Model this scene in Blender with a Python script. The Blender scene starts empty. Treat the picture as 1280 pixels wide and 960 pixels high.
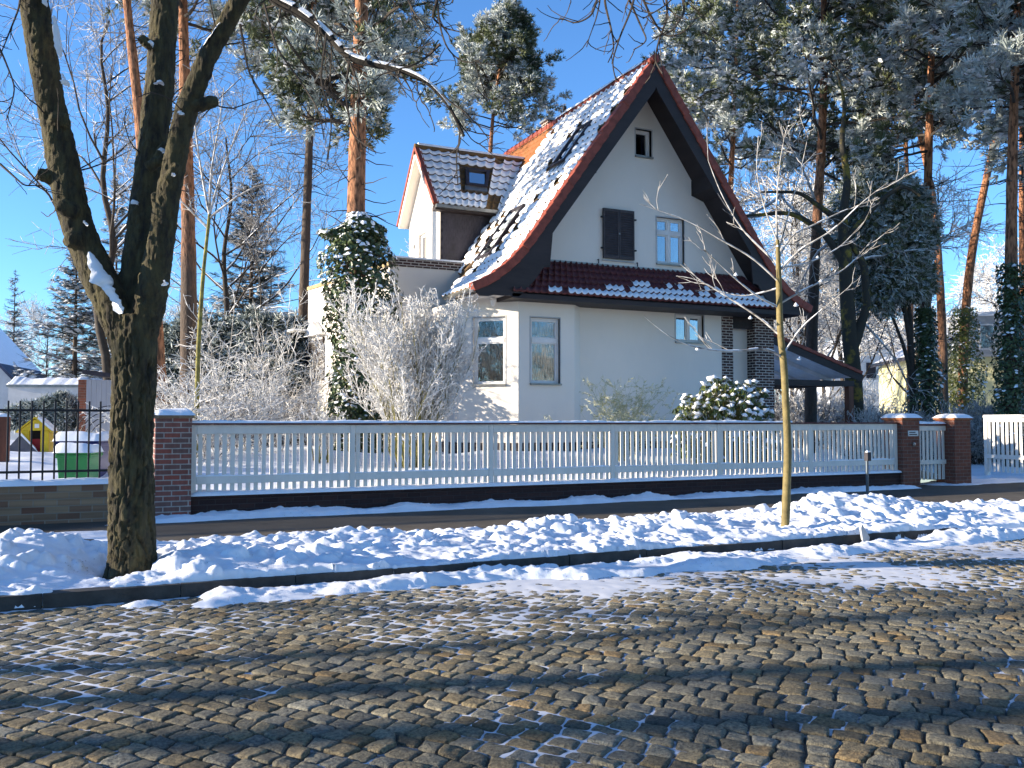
import bpy, bmesh, math, random
import numpy as np
from mathutils import Vector
R = math.radians
C = bpy.context.scene.collection
S = bpy.context.scene
# ------------------------------------------------------------------ camera, sky, sun, exposure
F = 1120.0; TH = R(25.0); CZ = 1.6; PITCH = math.atan(46 / 1120)
cam_d = bpy.data.cameras.new('camera'); cam = bpy.data.objects.new('camera', cam_d); C.objects.link(cam)
cam_d.sensor_width = 36; cam_d.lens = F / 1280 * 36; cam_d.clip_end = 3000; cam_d.clip_start = .05
cam.location = (0, 0, CZ); cam.rotation_euler = (math.pi / 2 + PITCH, 0, -TH)
S.camera = cam
SUN_EL = R(12.0); SUN_H = (-.955, .295)            # towards the sun
world = bpy.data.worlds.new('World'); S.world = world; world.use_nodes = True
wn = world.node_tree; bg = wn.nodes['Background']
sky = wn.nodes.new('ShaderNodeTexSky'); sky.sky_type = 'NISHITA'; sky.sun_disc = False
sky.sun_elevation = SUN_EL; sky.sun_rotation = math.atan2(SUN_H[0], SUN_H[1]); sky.altitude = 800; sky.air_density = 1.0; sky.dust_density = .05; sky.ozone_density = 6.5
wn.links.new(sky.outputs[0], bg.inputs[0]); bg.inputs[1].default_value = .15
sl = bpy.data.lights.new('sun', 'SUN'); sl.energy = 5.0; sl.angle = R(.5); sl.color = (1, .92, .80)
so = bpy.data.objects.new('sun', sl); C.objects.link(so)
hl = math.hypot(*SUN_H); sdir = Vector((SUN_H[0] / hl * math.cos(SUN_EL), SUN_H[1] / hl * math.cos(SUN_EL), math.sin(SUN_EL)))
so.rotation_euler = sdir.to_track_quat('Z', 'Y').to_euler(); so.location = (-30, 10, 30)
S.view_settings.view_transform = 'Standard'; S.view_settings.look = 'None'; S.view_settings.gamma = 1
S.view_settings.exposure = 1.4
S.view_settings.use_white_balance = True; S.view_settings.white_balance_temperature = 7150; S.view_settings.white_balance_tint = 10
S.cycles.max_bounces = 5; S.cycles.diffuse_bounces = 3; S.cycles.glossy_bounces = 3; S.cycles.transparent_max_bounces = 6

# ------------------------------------------------------------------ helpers
def at(px, py, d):
    """world point seen at photo pixel px,py at depth d metres along the view axis (for laying trees out)"""
    x = (px - 640) / F; y = (480 - py) / F; c, s = math.cos(PITCH), math.sin(PITCH)
    f = c - y * s; u = s + y * c; t = d / f
    return np.array([(x * math.cos(TH) + f * math.sin(TH)) * t, (-x * math.sin(TH) + f * math.cos(TH)) * t, CZ + u * t])

def link(o, parent=None):
    C.objects.link(o)
    if parent is not None: o.parent = parent
    return o
def tag(o, label=None, cat=None, group=None, kind=None):
    if label: o['label'] = label
    if cat: o['category'] = cat
    if group: o['group'] = group
    if kind: o['kind'] = kind
    return o
def thing(name, label, cat, loc=(0, 0, 0), group=None):
    o = bpy.data.objects.new(name, None); o.empty_display_size = .2; link(o); o.location = loc
    return tag(o, label, cat, group)
def copy_tree(o, parent=None):
    c = o.copy(); C.objects.link(c); c.parent = parent
    for ch in o.children: copy_tree(ch, c)
    return c

class MB:
    """collects faces; build() links them as ONE mesh object"""
    def __init__(s): s.v = []; s.n = 0; s.q = []; s.t = []; s.col = []; s.hascol = False
    def add(s, v, quads=None, tris=None, mat=0, col=None):
        v = np.asarray(v, float).reshape(-1, 3)
        if quads is not None and len(quads): s.q.append((np.asarray(quads, np.int64).reshape(-1, 4) + s.n, mat))
        if tris is not None and len(tris): s.t.append((np.asarray(tris, np.int64).reshape(-1, 3) + s.n, mat))
        if col is not None: s.hascol = True
        s.col.append(np.broadcast_to(np.asarray(col if col is not None else (1, 1, 1), float), (len(v), 3)))
        s.v.append(v); s.n += len(v); return s
    def box(s, x0, x1, y0, y1, z0, z1, mat=0):
        v = [(x, y, z) for x in (x0, x1) for y in (y0, y1) for z in (z0, z1)]
        return s.add(v, [(0, 1, 3, 2), (4, 6, 7, 5), (0, 4, 5, 1), (2, 3, 7, 6), (0, 2, 6, 4), (1, 5, 7, 3)], mat=mat)
    def obox(s, c, ax, ay, az, hx, hy, hz, mat=0):
        c = np.array(c, float); ax, ay, az = [np.array(a, float) / np.linalg.norm(a) for a in (ax, ay, az)]
        v = [c + ax * hx * i + ay * hy * j + az * hz * k for i in (-1, 1) for j in (-1, 1) for k in (-1, 1)]
        return s.add(v, [(0, 1, 3, 2), (4, 6, 7, 5), (0, 4, 5, 1), (2, 3, 7, 6), (0, 2, 6, 4), (1, 5, 7, 3)], mat=mat)
    def prism(s, poly, a, b, mat=0):
        """poly: list of 3D points (convex or simple, planar); extruded by vector b-a offset"""
        p = np.array(poly, float); n = len(p); d = np.array(b, float) - np.array(a, float)
        v = np.vstack([p, p + d]); s.add(v, [(i, (i + 1) % n, n + (i + 1) % n, n + i) for i in range(n)], mat=mat)
        import mathutils
        tr = mathutils.geometry.tessellate_polygon([[Vector(x) for x in p]])
        s.add(p, tris=tr, mat=mat); s.add(p + d, tris=[t[::-1] for t in tr], mat=mat); return s
    def grid(s, P, mat=0, col=None):
        """P (..., a, b, 3) grids of points; leading dims are separate patches"""
        P = np.asarray(P, float); a, b = P.shape[-3], P.shape[-2]; P = P.reshape(-1, a, b, 3); N = len(P)
        idx = np.arange(a * b).reshape(a, b); q = np.stack([idx[:-1, :-1], idx[1:, :-1], idx[1:, 1:], idx[:-1, 1:]], -1).reshape(-1, 4)
        Q = (q[None] + (np.arange(N) * a * b)[:, None, None]).reshape(-1, 4)
        if col is not None: col = np.repeat(np.asarray(col, float).reshape(-1, 3), a * b, 0) if np.asarray(col).size == N * 3 else np.asarray(col).reshape(-1, 3)
        return s.add(P.reshape(-1, 3), Q, mat=mat, col=col)
    def scatter(s, tv, tt, pos, rot, sc, mat=0, quads=False, col=None):
        tv = np.asarray(tv, float); tt = np.asarray(tt); pos = np.asarray(pos, float); N = len(pos)
        if N == 0: return s
        sc = np.asarray(sc, float).reshape(N, -1) if np.ndim(sc) else np.full((N, 1), sc)
        V = np.einsum('nij,kj->nki', rot, tv) * sc[:, None, :] + pos[:, None, :]
        Fc = (tt[None] + (np.arange(N) * len(tv))[:, None, None]).reshape(-1, tt.shape[1])
        if col is not None: col = np.repeat(col, len(tv), 0)
        return s.add(V.reshape(-1, 3), Fc if quads else None, None if quads else Fc, mat=mat, col=col)
    def sticks(s, A, B, ra, rb, n=3, mat=0):
        A = np.asarray(A, float).reshape(-1, 3); B = np.asarray(B, float).reshape(-1, 3); N = len(A)
        if N == 0: return s
        ra = np.broadcast_to(np.asarray(ra, float), (N,)); rb = np.broadcast_to(np.asarray(rb, float), (N,))
        d = B - A; u, w = perp(d)
        an = np.arange(n) * 2 * math.pi / n
        ring = np.cos(an)[None, :, None] * u[:, None] + np.sin(an)[None, :, None] * w[:, None]
        V = np.concatenate([A[:, None] + ring * ra[:, None, None], B[:, None] + ring * rb[:, None, None]], 1)
        i = np.arange(n); q = np.stack([i, (i + 1) % n, n + (i + 1) % n, n + i], -1)
        Q = (q[None] + (np.arange(N) * 2 * n)[:, None, None]).reshape(-1, 4)
        return s.add(V.reshape(-1, 3), Q, mat=mat)
    def tube(s, pts, rad, n=12, mat=0, cap=True):
        p = np.asarray(pts, float); r = np.broadcast_to(np.asarray(rad, float), (len(p),))
        t = np.gradient(p, axis=0); t /= np.linalg.norm(t, axis=1, keepdims=True) + 1e-9
        u = np.cross(t[0], (.3, .9, .1)); u /= np.linalg.norm(u); V = []
        an = np.arange(n) * 2 * math.pi / n
        for i in range(len(p)):
            u = u - t[i] * np.dot(u, t[i]); u /= np.linalg.norm(u); w = np.cross(t[i], u)
            V.append(p[i] + r[i] * (np.cos(an)[:, None] * u + np.sin(an)[:, None] * w))
        V = np.array(V); idx = np.arange(len(p) * n).reshape(len(p), n); nx = np.roll(idx, -1, 1)
        s.add(V.reshape(-1, 3), np.stack([idx[:-1], nx[:-1], nx[1:], idx[1:]], -1).reshape(-1, 4), mat=mat)
        if cap:
            for k, e in ((0, -1), (len(p) - 1, 1)):
                s.add(np.vstack([V[k], p[k] + t[k] * e * r[k] * .3]), tris=[(i, (i + 1) % n, n) for i in range(n)], mat=mat)
        return s
    def build(s, name, mats, parent=None, smooth=False, fix=False):
        me = bpy.data.meshes.new(name)
        if s.n:
            V = np.concatenate(s.v); me.vertices.add(len(V)); me.vertices.foreach_set('co', V.astype(np.float32).ravel())
            q = np.concatenate([a for a, m in s.q]) if s.q else np.zeros((0, 4), np.int64); t = np.concatenate([a for a, m in s.t]) if s.t else np.zeros((0, 3), np.int64)
            li = np.concatenate([q.ravel(), t.ravel()]); me.loops.add(len(li)); me.loops.foreach_set('vertex_index', li.astype(np.int32))
            tot = np.concatenate([np.full(len(q), 4), np.full(len(t), 3)]); st = np.concatenate([[0], np.cumsum(tot)[:-1]])
            me.polygons.add(len(tot)); me.polygons.foreach_set('loop_start', st.astype(np.int32)); me.polygons.foreach_set('loop_total', tot.astype(np.int32))
            mi = np.concatenate([np.full(len(a), m) for a, m in s.q + s.t]); me.polygons.foreach_set('material_index', mi.astype(np.int32))
            me.polygons.foreach_set('use_smooth', np.full(len(tot), bool(smooth)))
            me.update(calc_edges=True); me.validate()
            if s.hascol:
                ca = me.attributes.new('Col', 'FLOAT_COLOR', 'POINT'); cc = np.concatenate(s.col)
                ca.data.foreach_set('color', np.hstack([cc, np.ones((len(cc), 1))]).astype(np.float32).ravel())
            if fix:
                bm = bmesh.new(); bm.from_mesh(me); bmesh.ops.remove_doubles(bm, verts=bm.verts, dist=.0005); bmesh.ops.recalc_face_normals(bm, faces=bm.faces); bm.to_mesh(me); bm.free()
        for m in (mats if isinstance(mats, (list, tuple)) else [mats]): me.materials.append(m)
        return link(bpy.data.objects.new(name, me), parent)

def perp(d):
    d = d / (np.linalg.norm(d, axis=-1, keepdims=True) + 1e-9)
    ref = np.where(np.abs(d[..., 2:3]) > .9, np.array([1., 0, 0]), np.array([0, 0, 1.]))
    u = np.cross(d, ref); u /= np.linalg.norm(u, axis=-1, keepdims=True) + 1e-9
    return u, np.cross(d, u)
def frames(d, roll):
    """rotation matrices whose local z is d"""
    u, w = perp(d); d = d / (np.linalg.norm(d, axis=-1, keepdims=True) + 1e-9)
    c, s = np.cos(roll)[:, None], np.sin(roll)[:, None]
    return np.stack([u * c + w * s, -u * s + w * c, d], -1)
def randdir(rng, n, up=0.0):
    d = rng.normal(size=(n, 3)); d[:, 2] += up; return d / np.linalg.norm(d, axis=1, keepdims=True)

def _h(ix, iy, iz):
    n = (ix * 374761393 + iy * 668265263 + iz * 2147483647 % 1000003 * 974711) & 0x7fffffff
    n = ((n ^ (n >> 13)) * 1274126177) & 0x7fffffff
    return ((n ^ (n >> 16)) & 0xffff) / 65535.0
def vnoise(x, y, z=None):
    x = np.asarray(x, float); y = np.asarray(y, float); z = np.zeros_like(x) if z is None else np.asarray(z, float)
    xi, yi, zi = [np.floor(a).astype(np.int64) for a in (x, y, z)]; f = [a - b for a, b in ((x, xi), (y, yi), (z, zi))]
    f = [a * a * (3 - 2 * a) for a in f]; out = 0
    for i in (0, 1):
        for j in (0, 1):
            for k in (0, 1):
                w = (f[0] if i else 1 - f[0]) * (f[1] if j else 1 - f[1]) * (f[2] if k else 1 - f[2])
                out = out + w * _h(xi + i, yi + j, zi + k)
    return out * 2 - 1
def fbm(x, y, z=None, o=4):
    t = 0; a = 1; 
    for i in range(o):
        t = t + a * vnoise(x * 2 ** i + 17.3 * i, y * 2 ** i - 9.1 * i, None if z is None else z * 2 ** i + 3.7 * i); a *= .5
    return t

# ------------------------------------------------------------------ materials
def mat(name, base, rough=.8, var=.25, scale=6.0, bump=.0, bscale=None, col2=None, spec=.3, attr=False, metallic=0, stretch=None, bdist=.02):
    m = bpy.data.materials.new(name); m.use_nodes = True; nt = m.node_tree; b = nt.nodes['Principled BSDF']
    b.inputs['Roughness'].default_value = rough; b.inputs['Specular IOR Level'].default_value = spec; b.inputs['Metallic'].default_value = metallic
    tc = nt.nodes.new('ShaderNodeTexCoord'); src = tc.outputs['Object']
    if stretch:
        mp = nt.nodes.new('ShaderNodeMapping'); mp.inputs['Scale'].default_value = stretch; nt.links.new(src, mp.inputs[0]); src = mp.outputs[0]
    nz = nt.nodes.new('ShaderNodeTexNoise'); nz.inputs['Scale'].default_value = scale; nz.inputs['Detail'].default_value = 6; nz.inputs['Roughness'].default_value = .62
    nt.links.new(src, nz.inputs['Vector'])
    cr = nt.nodes.new('ShaderNodeValToRGB'); nt.links.new(nz.outputs['Fac'], cr.inputs[0])
    c2 = col2 if col2 else tuple(min(1, c * (1 + var)) for c in base)
    c1 = tuple(c * (1 - var) for c in base) if not col2 else base
    cr.color_ramp.elements[0].position = .33; cr.color_ramp.elements[1].position = .68
    cr.color_ramp.elements[0].color = (*c1, 1); cr.color_ramp.elements[1].color = (*c2, 1)
    out = cr.outputs[0]
    if attr:
        at_ = nt.nodes.new('ShaderNodeAttribute'); at_.attribute_name = 'Col'
        mx = nt.nodes.new('ShaderNodeMix'); mx.data_type = 'RGBA'; mx.blend_type = 'MULTIPLY'; mx.inputs[0].default_value = 1
        nt.links.new(out, mx.inputs[6]); nt.links.new(at_.outputs['Color'], mx.inputs[7]); out = mx.outputs[2]
    nt.links.new(out, b.inputs['Base Color'])
    if bump:
        nb = nt.nodes.new('ShaderNodeTexNoise'); nb.inputs['Scale'].default_value = bscale or scale * 5; nb.inputs['Detail'].default_value = 8; nb.inputs['Roughness'].default_value = .65
        nt.links.new(src, nb.inputs['Vector']); bp = nt.nodes.new('ShaderNodeBump'); bp.inputs['Strength'].default_value = bump; bp.inputs['Distance'].default_value = bdist
        nt.links.new(nb.outputs['Fac'], bp.inputs['Height']); nt.links.new(bp.outputs[0], b.inputs['Normal'])
    return m
def brick(name, c1, c2, mortar, rot='XZ', bw=.25, bh=.083, ms=.010, bump=.6, var=.4):
    m = bpy.data.materials.new(name); m.use_nodes = True; nt = m.node_tree; b = nt.nodes['Principled BSDF']; b.inputs['Roughness'].default_value = .85; b.inputs['Specular IOR Level'].default_value = .25
    g = nt.nodes.new('ShaderNodeNewGeometry'); sp = nt.nodes.new('ShaderNodeSeparateXYZ'); nt.links.new(g.outputs['Position'], sp.inputs[0])
    # bricks wrap round corners: use x+y along the wall
    ad = nt.nodes.new('ShaderNodeMath'); ad.operation = 'ADD'; nt.links.new(sp.outputs[0], ad.inputs[0]); nt.links.new(sp.outputs[1], ad.inputs[1])
    cm = nt.nodes.new('ShaderNodeCombineXYZ'); nt.links.new(ad.outputs[0], cm.inputs[0]); nt.links.new(sp.outputs[2], cm.inputs[1])
    bt = nt.nodes.new('ShaderNodeTexBrick'); bt.inputs['Scale'].default_value = 1; bt.inputs['Brick Width'].default_value = bw; bt.inputs['Row Height'].default_value = bh
    bt.inputs['Mortar Size'].default_value = ms; bt.inputs['Mortar Smooth'].default_value = .2; bt.inputs['Bias'].default_value = 0
    bt.inputs['Color1'].default_value = (*c1, 1); bt.inputs['Color2'].default_value = (*c2, 1); bt.inputs['Mortar'].default_value = (*mortar, 1)
    nt.links.new(cm.outputs[0], bt.inputs['Vector'])
    nz = nt.nodes.new('ShaderNodeTexNoise'); nz.inputs['Scale'].default_value = 9; nz.inputs['Detail'].default_value = 6
    mr = nt.nodes.new('ShaderNodeMapRange'); mr.inputs[3].default_value = 1 - var; mr.inputs[4].default_value = 1 + var; nt.links.new(nz.outputs['Fac'], mr.inputs[0])
    mx = nt.nodes.new('ShaderNodeMix'); mx.data_type = 'RGBA'; mx.blend_type = 'MULTIPLY'; mx.inputs[0].default_value = 1
    nt.links.new(bt.outputs['Color'], mx.inputs[6]); nt.links.new(mr.outputs[0], mx.inputs[7]); nt.links.new(mx.outputs[2], b.inputs['Base Color'])
    bp = nt.nodes.new('ShaderNodeBump'); bp.inputs['Strength'].default_value = bump; bp.inputs['Distance'].default_value = .012; bp.invert = True
    nt.links.new(bt.outputs['Fac'], bp.inputs['Height']); nt.links.new(bp.outputs[0], b.inputs['Normal'])
    return m
def glass_mat(name, tint=(.02, .025, .03), refl=.35):
    m = bpy.data.materials.new(name); m.use_nodes = True; nt = m.node_tree; nt.nodes.remove(nt.nodes['Principled BSDF'])
    o = nt.nodes['Material Output']; gl = nt.nodes.new('ShaderNodeBsdfGlossy'); gl.inputs['Roughness'].default_value = .02
    tr = nt.nodes.new('ShaderNodeBsdfTransparent'); tr.inputs[0].default_value = (.75, .8, .8, 1)
    lw = nt.nodes.new('ShaderNodeFresnel'); lw.inputs[0].default_value = 1.6
    ma = nt.nodes.new('ShaderNodeMath'); ma.operation = 'ADD'; ma.use_clamp = True; ma.inputs[1].default_value = refl; nt.links.new(lw.outputs[0], ma.inputs[0])
    # slightly wavy old glass
    nz = nt.nodes.new('ShaderNodeTexNoise'); nz.inputs['Scale'].default_value = 2.5; bp = nt.nodes.new('ShaderNodeBump'); bp.inputs['Strength'].default_value = .06; bp.inputs['Distance'].default_value = .05
    nt.links.new(nz.outputs['Fac'], bp.inputs['Height']); nt.links.new(bp.outputs[0], gl.inputs['Normal'])
    mx = nt.nodes.new('ShaderNodeMixShader'); nt.links.new(ma.outputs[0], mx.inputs[0]); nt.links.new(tr.outputs[0], mx.inputs[1]); nt.links.new(gl.outputs[0], mx.inputs[2]); nt.links.new(mx.outputs[0], o.inputs[0])
    return m
def pine_bark(name, split, low=(.085, .062, .048), high=(.30, .135, .07)):
    m = mat(name, low, .9, bump=1, stretch=(1, 1, .28), scale=14, bscale=16, bdist=.05); nt = m.node_tree; b = nt.nodes['Principled BSDF']
    cr = b.inputs['Base Color'].links[0].from_node
    tc = nt.nodes.new('ShaderNodeTexCoord'); sp = nt.nodes.new('ShaderNodeSeparateXYZ'); nt.links.new(tc.outputs['Object'], sp.inputs[0])
    nz = nt.nodes.new('ShaderNodeTexNoise'); nz.inputs['Scale'].default_value = 2.5; nt.links.new(tc.outputs['Object'], nz.inputs['Vector'])
    ma = nt.nodes.new('ShaderNodeMath'); ma.operation = 'MULTIPLY_ADD'; ma.inputs[1].default_value = 2.5; nt.links.new(nz.outputs['Fac'], ma.inputs[0]); nt.links.new(sp.outputs[2], ma.inputs[2])
    mr = nt.nodes.new('ShaderNodeMapRange'); mr.inputs[1].default_value = split; mr.inputs[2].default_value = split + 4; nt.links.new(ma.outputs[0], mr.inputs[0])
    cr2 = nt.nodes.new('ShaderNodeValToRGB'); cr2.color_ramp.elements[0].color = (*[c * .28 for c in high], 1); cr2.color_ramp.elements[1].color = (*[min(1, c * 1.35) for c in high], 1)
    cr2.color_ramp.elements[0].position = .38; cr2.color_ramp.elements[1].position = .58
    nt.links.new(cr.inputs[0].links[0].from_socket, cr2.inputs[0])
    mx = nt.nodes.new('ShaderNodeMix'); mx.data_type = 'RGBA'; nt.links.new(mr.outputs[0], mx.inputs[0]); nt.links.new(cr.outputs[0], mx.inputs[6]); nt.links.new(cr2.outputs[0], mx.inputs[7]); nt.links.new(mx.outputs[2], b.inputs['Base Color'])
    return m
M = dict(
    snow=mat('snow', (.80, .82, .86), .55, .06, 3, .35, 60, bdist=.01, spec=.2), snowfine=mat('snow_on_things', (.82, .84, .87), .6, .05, 5, .4, 40, bdist=.015, spec=.2),
    plaster=mat('cream_plaster', (.715, .66, .595), .92, .05, .55, .4, 90, bdist=.006, spec=.1, col2=(.775, .715, .645), stretch=(1, 1, .45)), trim=mat('grey_trim', (.42, .42, .42), .7, .1, 5),
    white=mat('white_paint', (.72, .71, .70), .5, .06, 3, .1, 30), fence=mat('fence_paint', (.70, .665, .61), .55, .07, 5, .2, 18, stretch=(1, 1, .2)),
    browndark=mat('dark_brown_wood', (.030, .022, .022), .6, .3, 3, .2, 12, stretch=(.3, .3, 1)), shutter=mat('shutter_brown', (.055, .045, .048), .6, .2, 4, .2, 20),
    slate=mat('dark_slate', (.035, .03, .038), .6, .3, 6), tile=mat('red_roof_tile', (.24, .055, .035), .6, .35, 5, .3, 20), tileold=mat('orange_roof_tile', (.33, .10, .04), .75, .35, 4, .4, 18, col2=(.22, .10, .03)),
    tiledark=mat('wine_red_tile', (.095, .02, .02), .5, .3, 5, .2, 20), tilesoot=mat('weathered_tile', (.055, .04, .032), .85, .4, 5, .3, 20, col2=(.19, .105, .035)),
    asphalt=mat('asphalt_pavement', (.085, .070, .054), .85, .25, 1.2, .5, 90, bdist=.006), dirt=mat('joint_dirt', (.05, .042, .034), .95, .4, 8, .6, 60),
    stone=mat('cobble_stone', (.38, .37, .36), .74, .5, 48, 1, 90, attr=True, bdist=.025, spec=.25, col2=(1.45, 1.38, 1.2)), kerb=mat('granite_kerb', (.06, .055, .05), .85, .35, 5, .6, 40, bdist=.01),
    bark=mat('street_tree_bark', (.026, .022, .017), .95, bump=1, stretch=(1, 1, .3), scale=13, bscale=32, bdist=.03, col2=(.095, .08, .038)),
    twig=mat('twig_bark', (.05, .04, .032), .9, .3, 6), youngbark=mat('young_tree_bark', (.17, .13, .05), .7, .3, 8, .4, 30), frost=mat('hoar_frosted_twig', (.44, .42, .39), .85, .2, 9, col2=(.78, .77, .76)),
    frosttwig=mat('half_frosted_twig', (.12, .10, .08), .85, .2, 7, col2=(.62, .60, .58)), olive=mat('olive_stem', (.20, .18, .05), .7, .3, 4),
    needle=mat('pine_needle', (.055, .078, .045), .6, .4, .8, col2=(.16, .18, .08)), needlef=mat('frosted_pine_needle', (.26, .31, .30), .65, .3, .9, col2=(.58, .61, .58)),
    spruce=mat('spruce_needle', (.022, .036, .034), .65, .4, 1.2, col2=(.05, .07, .065)), ivy=mat('ivy_leaf', (.022, .042, .015), .35, .5, 2, spec=.5, col2=(.065, .095, .028)), ivyl=mat('ivy_leaf_pale', (.05, .075, .015), .35, .4, 2, spec=.5, col2=(.13, .14, .03)),
    rhodo=mat('rhododendron_leaf', (.04, .065, .015), .35, .4, 3, spec=.5, col2=(.13, .15, .035)), bamboo=mat('pale_bush_leaf', (.28, .28, .13), .6, .3, 3, col2=(.62, .60, .44)),
    iron=mat('black_iron', (.012, .012, .016), .5, .2, 10), steel=mat('grey_steel', (.10, .12, .14), .45, .2, 6, metallic=.6), zinc=mat('zinc', (.22, .22, .21), .4, .25, 5, metallic=.7),
    glass=glass_mat('window_glass', refl=.14), dark=mat('dark_interior', (.015, .014, .014), .9, .2, 3), curtain=mat('net_curtain', (.17, .155, .135), .9, .5, 16, stretch=(1, 1, .05)), curtblue_refl=mat('blue_curtain_and_reflection', (.035, .065, .17), .9, .4, 9, stretch=(1, 1, .05)),
    green=mat('green_plastic', (.025, .20, .06), .4, .12, 4), blue=mat('blue_plastic', (.012, .02, .13), .4, .12, 4), yellow=mat('yellow_plastic', (.62, .42, .02), .45, .1, 4), red=mat('red_plastic', (.42, .025, .03), .45, .1, 4), grey=mat('grey_plastic', (.10, .10, .12), .5, .2, 4),
    shed=mat('pale_shed_board', (.36, .36, .38), .8, .12, 3, .2, 20, stretch=(1, 1, .1)), boards=mat('pale_soffit_board', (.80, .80, .82), .7, .1, 3), garden=mat('garden_wall_render', (.5, .5, .5), .9, .1, 2),
    roofblue=mat('far_house_tile', (.05, .06, .10), .7, .3, 2), yellowwall=mat('pale_yellow_render', (.66, .60, .33), .9, .06, 1.5), farwhite=mat('white_render', (.76, .76, .76), .9, .05, 1),
    moss=mat('roof_moss', (.14, .085, .02), .95, .4, 9, .6, 30, col2=(.30, .16, .04)), wood=mat('red_brown_wood', (.13, .045, .025), .6, .3, 4, .2, 15, stretch=(1, 1, .2)),
    brickred=brick('red_brick', (.26, .075, .055), (.14, .085, .075), (.33, .29, .26)), brickdark=brick('dark_clinker', (.045, .028, .026), (.085, .04, .032), (.42, .38, .34), ms=.014),
    brickwall=brick('dark_red_brick', (.050, .024, .020), (.032, .017, .016), (.055, .042, .04), ms=.006), sandbrick=brick('mixed_old_brick', (.27, .19, .12), (.15, .075, .05), (.22, .18, .14), bw=.32, bh=.105, var=.6),
    brickpier=brick('russet_brick', (.20, .07, .045), (.13, .05, .035), (.17, .13, .11), ms=.007), label=mat('enamel_plate', (.55, .58, .58), .4, .1, 8),
)
PB = {}
def pbark(split):
    if split not in PB: PB[split] = pine_bark('pine_bark', split)
    return PB[split]

# ------------------------------------------------------------------ the ground
def ground_z(x, y):
    x = np.asarray(x, float); y = np.asarray(y, float)
    g = .40 + .37 * np.clip((y - 16.5) / 5.0, 0, 1)
    drive = .03 + .55 * np.clip((y - 17) / 14, 0, 1)
    k = np.clip((x - 18.2) / 1.6, 0, 1); k = k * k * (3 - 2 * k); yard = .02 + .98 * np.clip((y - 17) / 11, 0, 1); m = np.clip((1.1 - x) / .5, 0, 1) * np.clip((24 - y) / 6, 0, 1)
    g = g * (1 - m) + yard * m
    z = g * (1 - k) + drive * k + .10 * fbm(x * .35, y * .35, o=3) * np.clip((y - 15.6) / 3, 0, 1) + .02 * fbm(x * 2.2, y * 2.2, o=3)
    return z + np.clip((y - 60) / 400, 0, 1) * 2.0
def gz(p): p = np.array(p, float); p[2] = float(ground_z(p[0], p[1])); return p
def axis(a, b, fine0, fine1, h, H):
    out = list(np.arange(fine0, fine1 + h / 2, h)); s = h; p = fine0; left = []
    while p > a: s = min(s * 1.35, H); p -= s; left.append(p)
    p = fine1; s = h; right = []
    while p < b: s = min(s * 1.35, H); p += s; right.append(p)
    return np.array(left[::-1] + out + right)
gx = axis(-900, 1400, -8, 34, .16, 60); gy = axis(15.55, 1500, 15.55, 34, .14, 60)
X, Y = np.meshgrid(gx, gy, indexing='ij')
tag(MB().grid(np.stack([X, Y, ground_z(X, Y)], -1)[:, ::-1]).build('garden_ground', M['snow'], smooth=True), kind='structure')
b = MB(); b.add([(-900, -60, -.09), (1400, -60, -.09), (1400, 8.74, -.09), (-900, 8.74, -.09)], [(0, 1, 2, 3)])
tag(b.build('road_bed', M['dirt']), kind='structure')

def joint_h(x, y):                                  # packed snow in the joints, more of it towards the kerb
    near = np.clip((y - 5.4) / 2.0, 0, 1); n = fbm(x * .9, y * .9, o=3); s = fbm(x * 3.1 + 7, y * 3.1, o=3)
    amt = np.clip(.26 + .75 * near + .42 * n + .30 * s - .12 * np.clip((x - 9) / 6, 0, 1), 0, 1)
    return -.017 + .0105 * amt + (.003 + .006 * np.clip((x - 2.5) / 2, 0, 1)) * near * np.clip(n + .35, 0, 1), amt
# joint sheet: snow where it lies high, dirt where it is low (one sheet, the snow is a real filling)
jx = axis(-26, 46, -5, 13, .045, .5); jy = np.arange(-1, 8.76, .045)
X, Y = np.meshgrid(jx, jy, indexing='ij'); Zj, amt = joint_h(X, Y)
Zj = Zj + .004 * fbm(X * 14, Y * 14, o=2)
def joint_mat():
    m = bpy.data.materials.new('snowy_joint'); m.use_nodes = True; nt = m.node_tree; bs = nt.nodes['Principled BSDF']; bs.inputs['Roughness'].default_value = .8
    a = nt.nodes.new('ShaderNodeAttribute'); a.attribute_name = 'Col'; nz = nt.nodes.new('ShaderNodeTexNoise'); nz.inputs['Scale'].default_value = 14; nz.inputs['Detail'].default_value = 7
    tc = nt.nodes.new('ShaderNodeTexCoord'); nt.links.new(tc.outputs['Object'], nz.inputs['Vector'])
    ad = nt.nodes.new('ShaderNodeMath'); ad.operation = 'ADD'; nt.links.new(a.outputs['Fac'], ad.inputs[0]); nt.links.new(nz.outputs['Fac'], ad.inputs[1])
    cr = nt.nodes.new('ShaderNodeValToRGB'); cr.color_ramp.elements[0].position = .88; cr.color_ramp.elements[1].position = 1.06
    mr = nt.nodes.new('ShaderNodeMapRange'); mr.inputs[1].default_value = .70; mr.inputs[2].default_value = .92; nt.links.new(ad.outputs[0], mr.inputs[0])
    cr.color_ramp.elements[0].color = (.055, .047, .036, 1); cr.color_ramp.elements[1].color = (.62, .63, .66, 1); cr.color_ramp.elements[0].position = 0; cr.color_ramp.elements[1].position = 1
    nt.links.new(mr.outputs[0], cr.inputs[0]); nt.links.new(cr.outputs[0], bs.inputs['Base Color']); return m
tag(MB().grid(np.stack([X, Y, Zj], -1)[:, ::-1], col=np.repeat(amt[:, ::-1, None], 3, -1)).build('road', joint_mat(), smooth=True), kind='structure')

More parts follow.
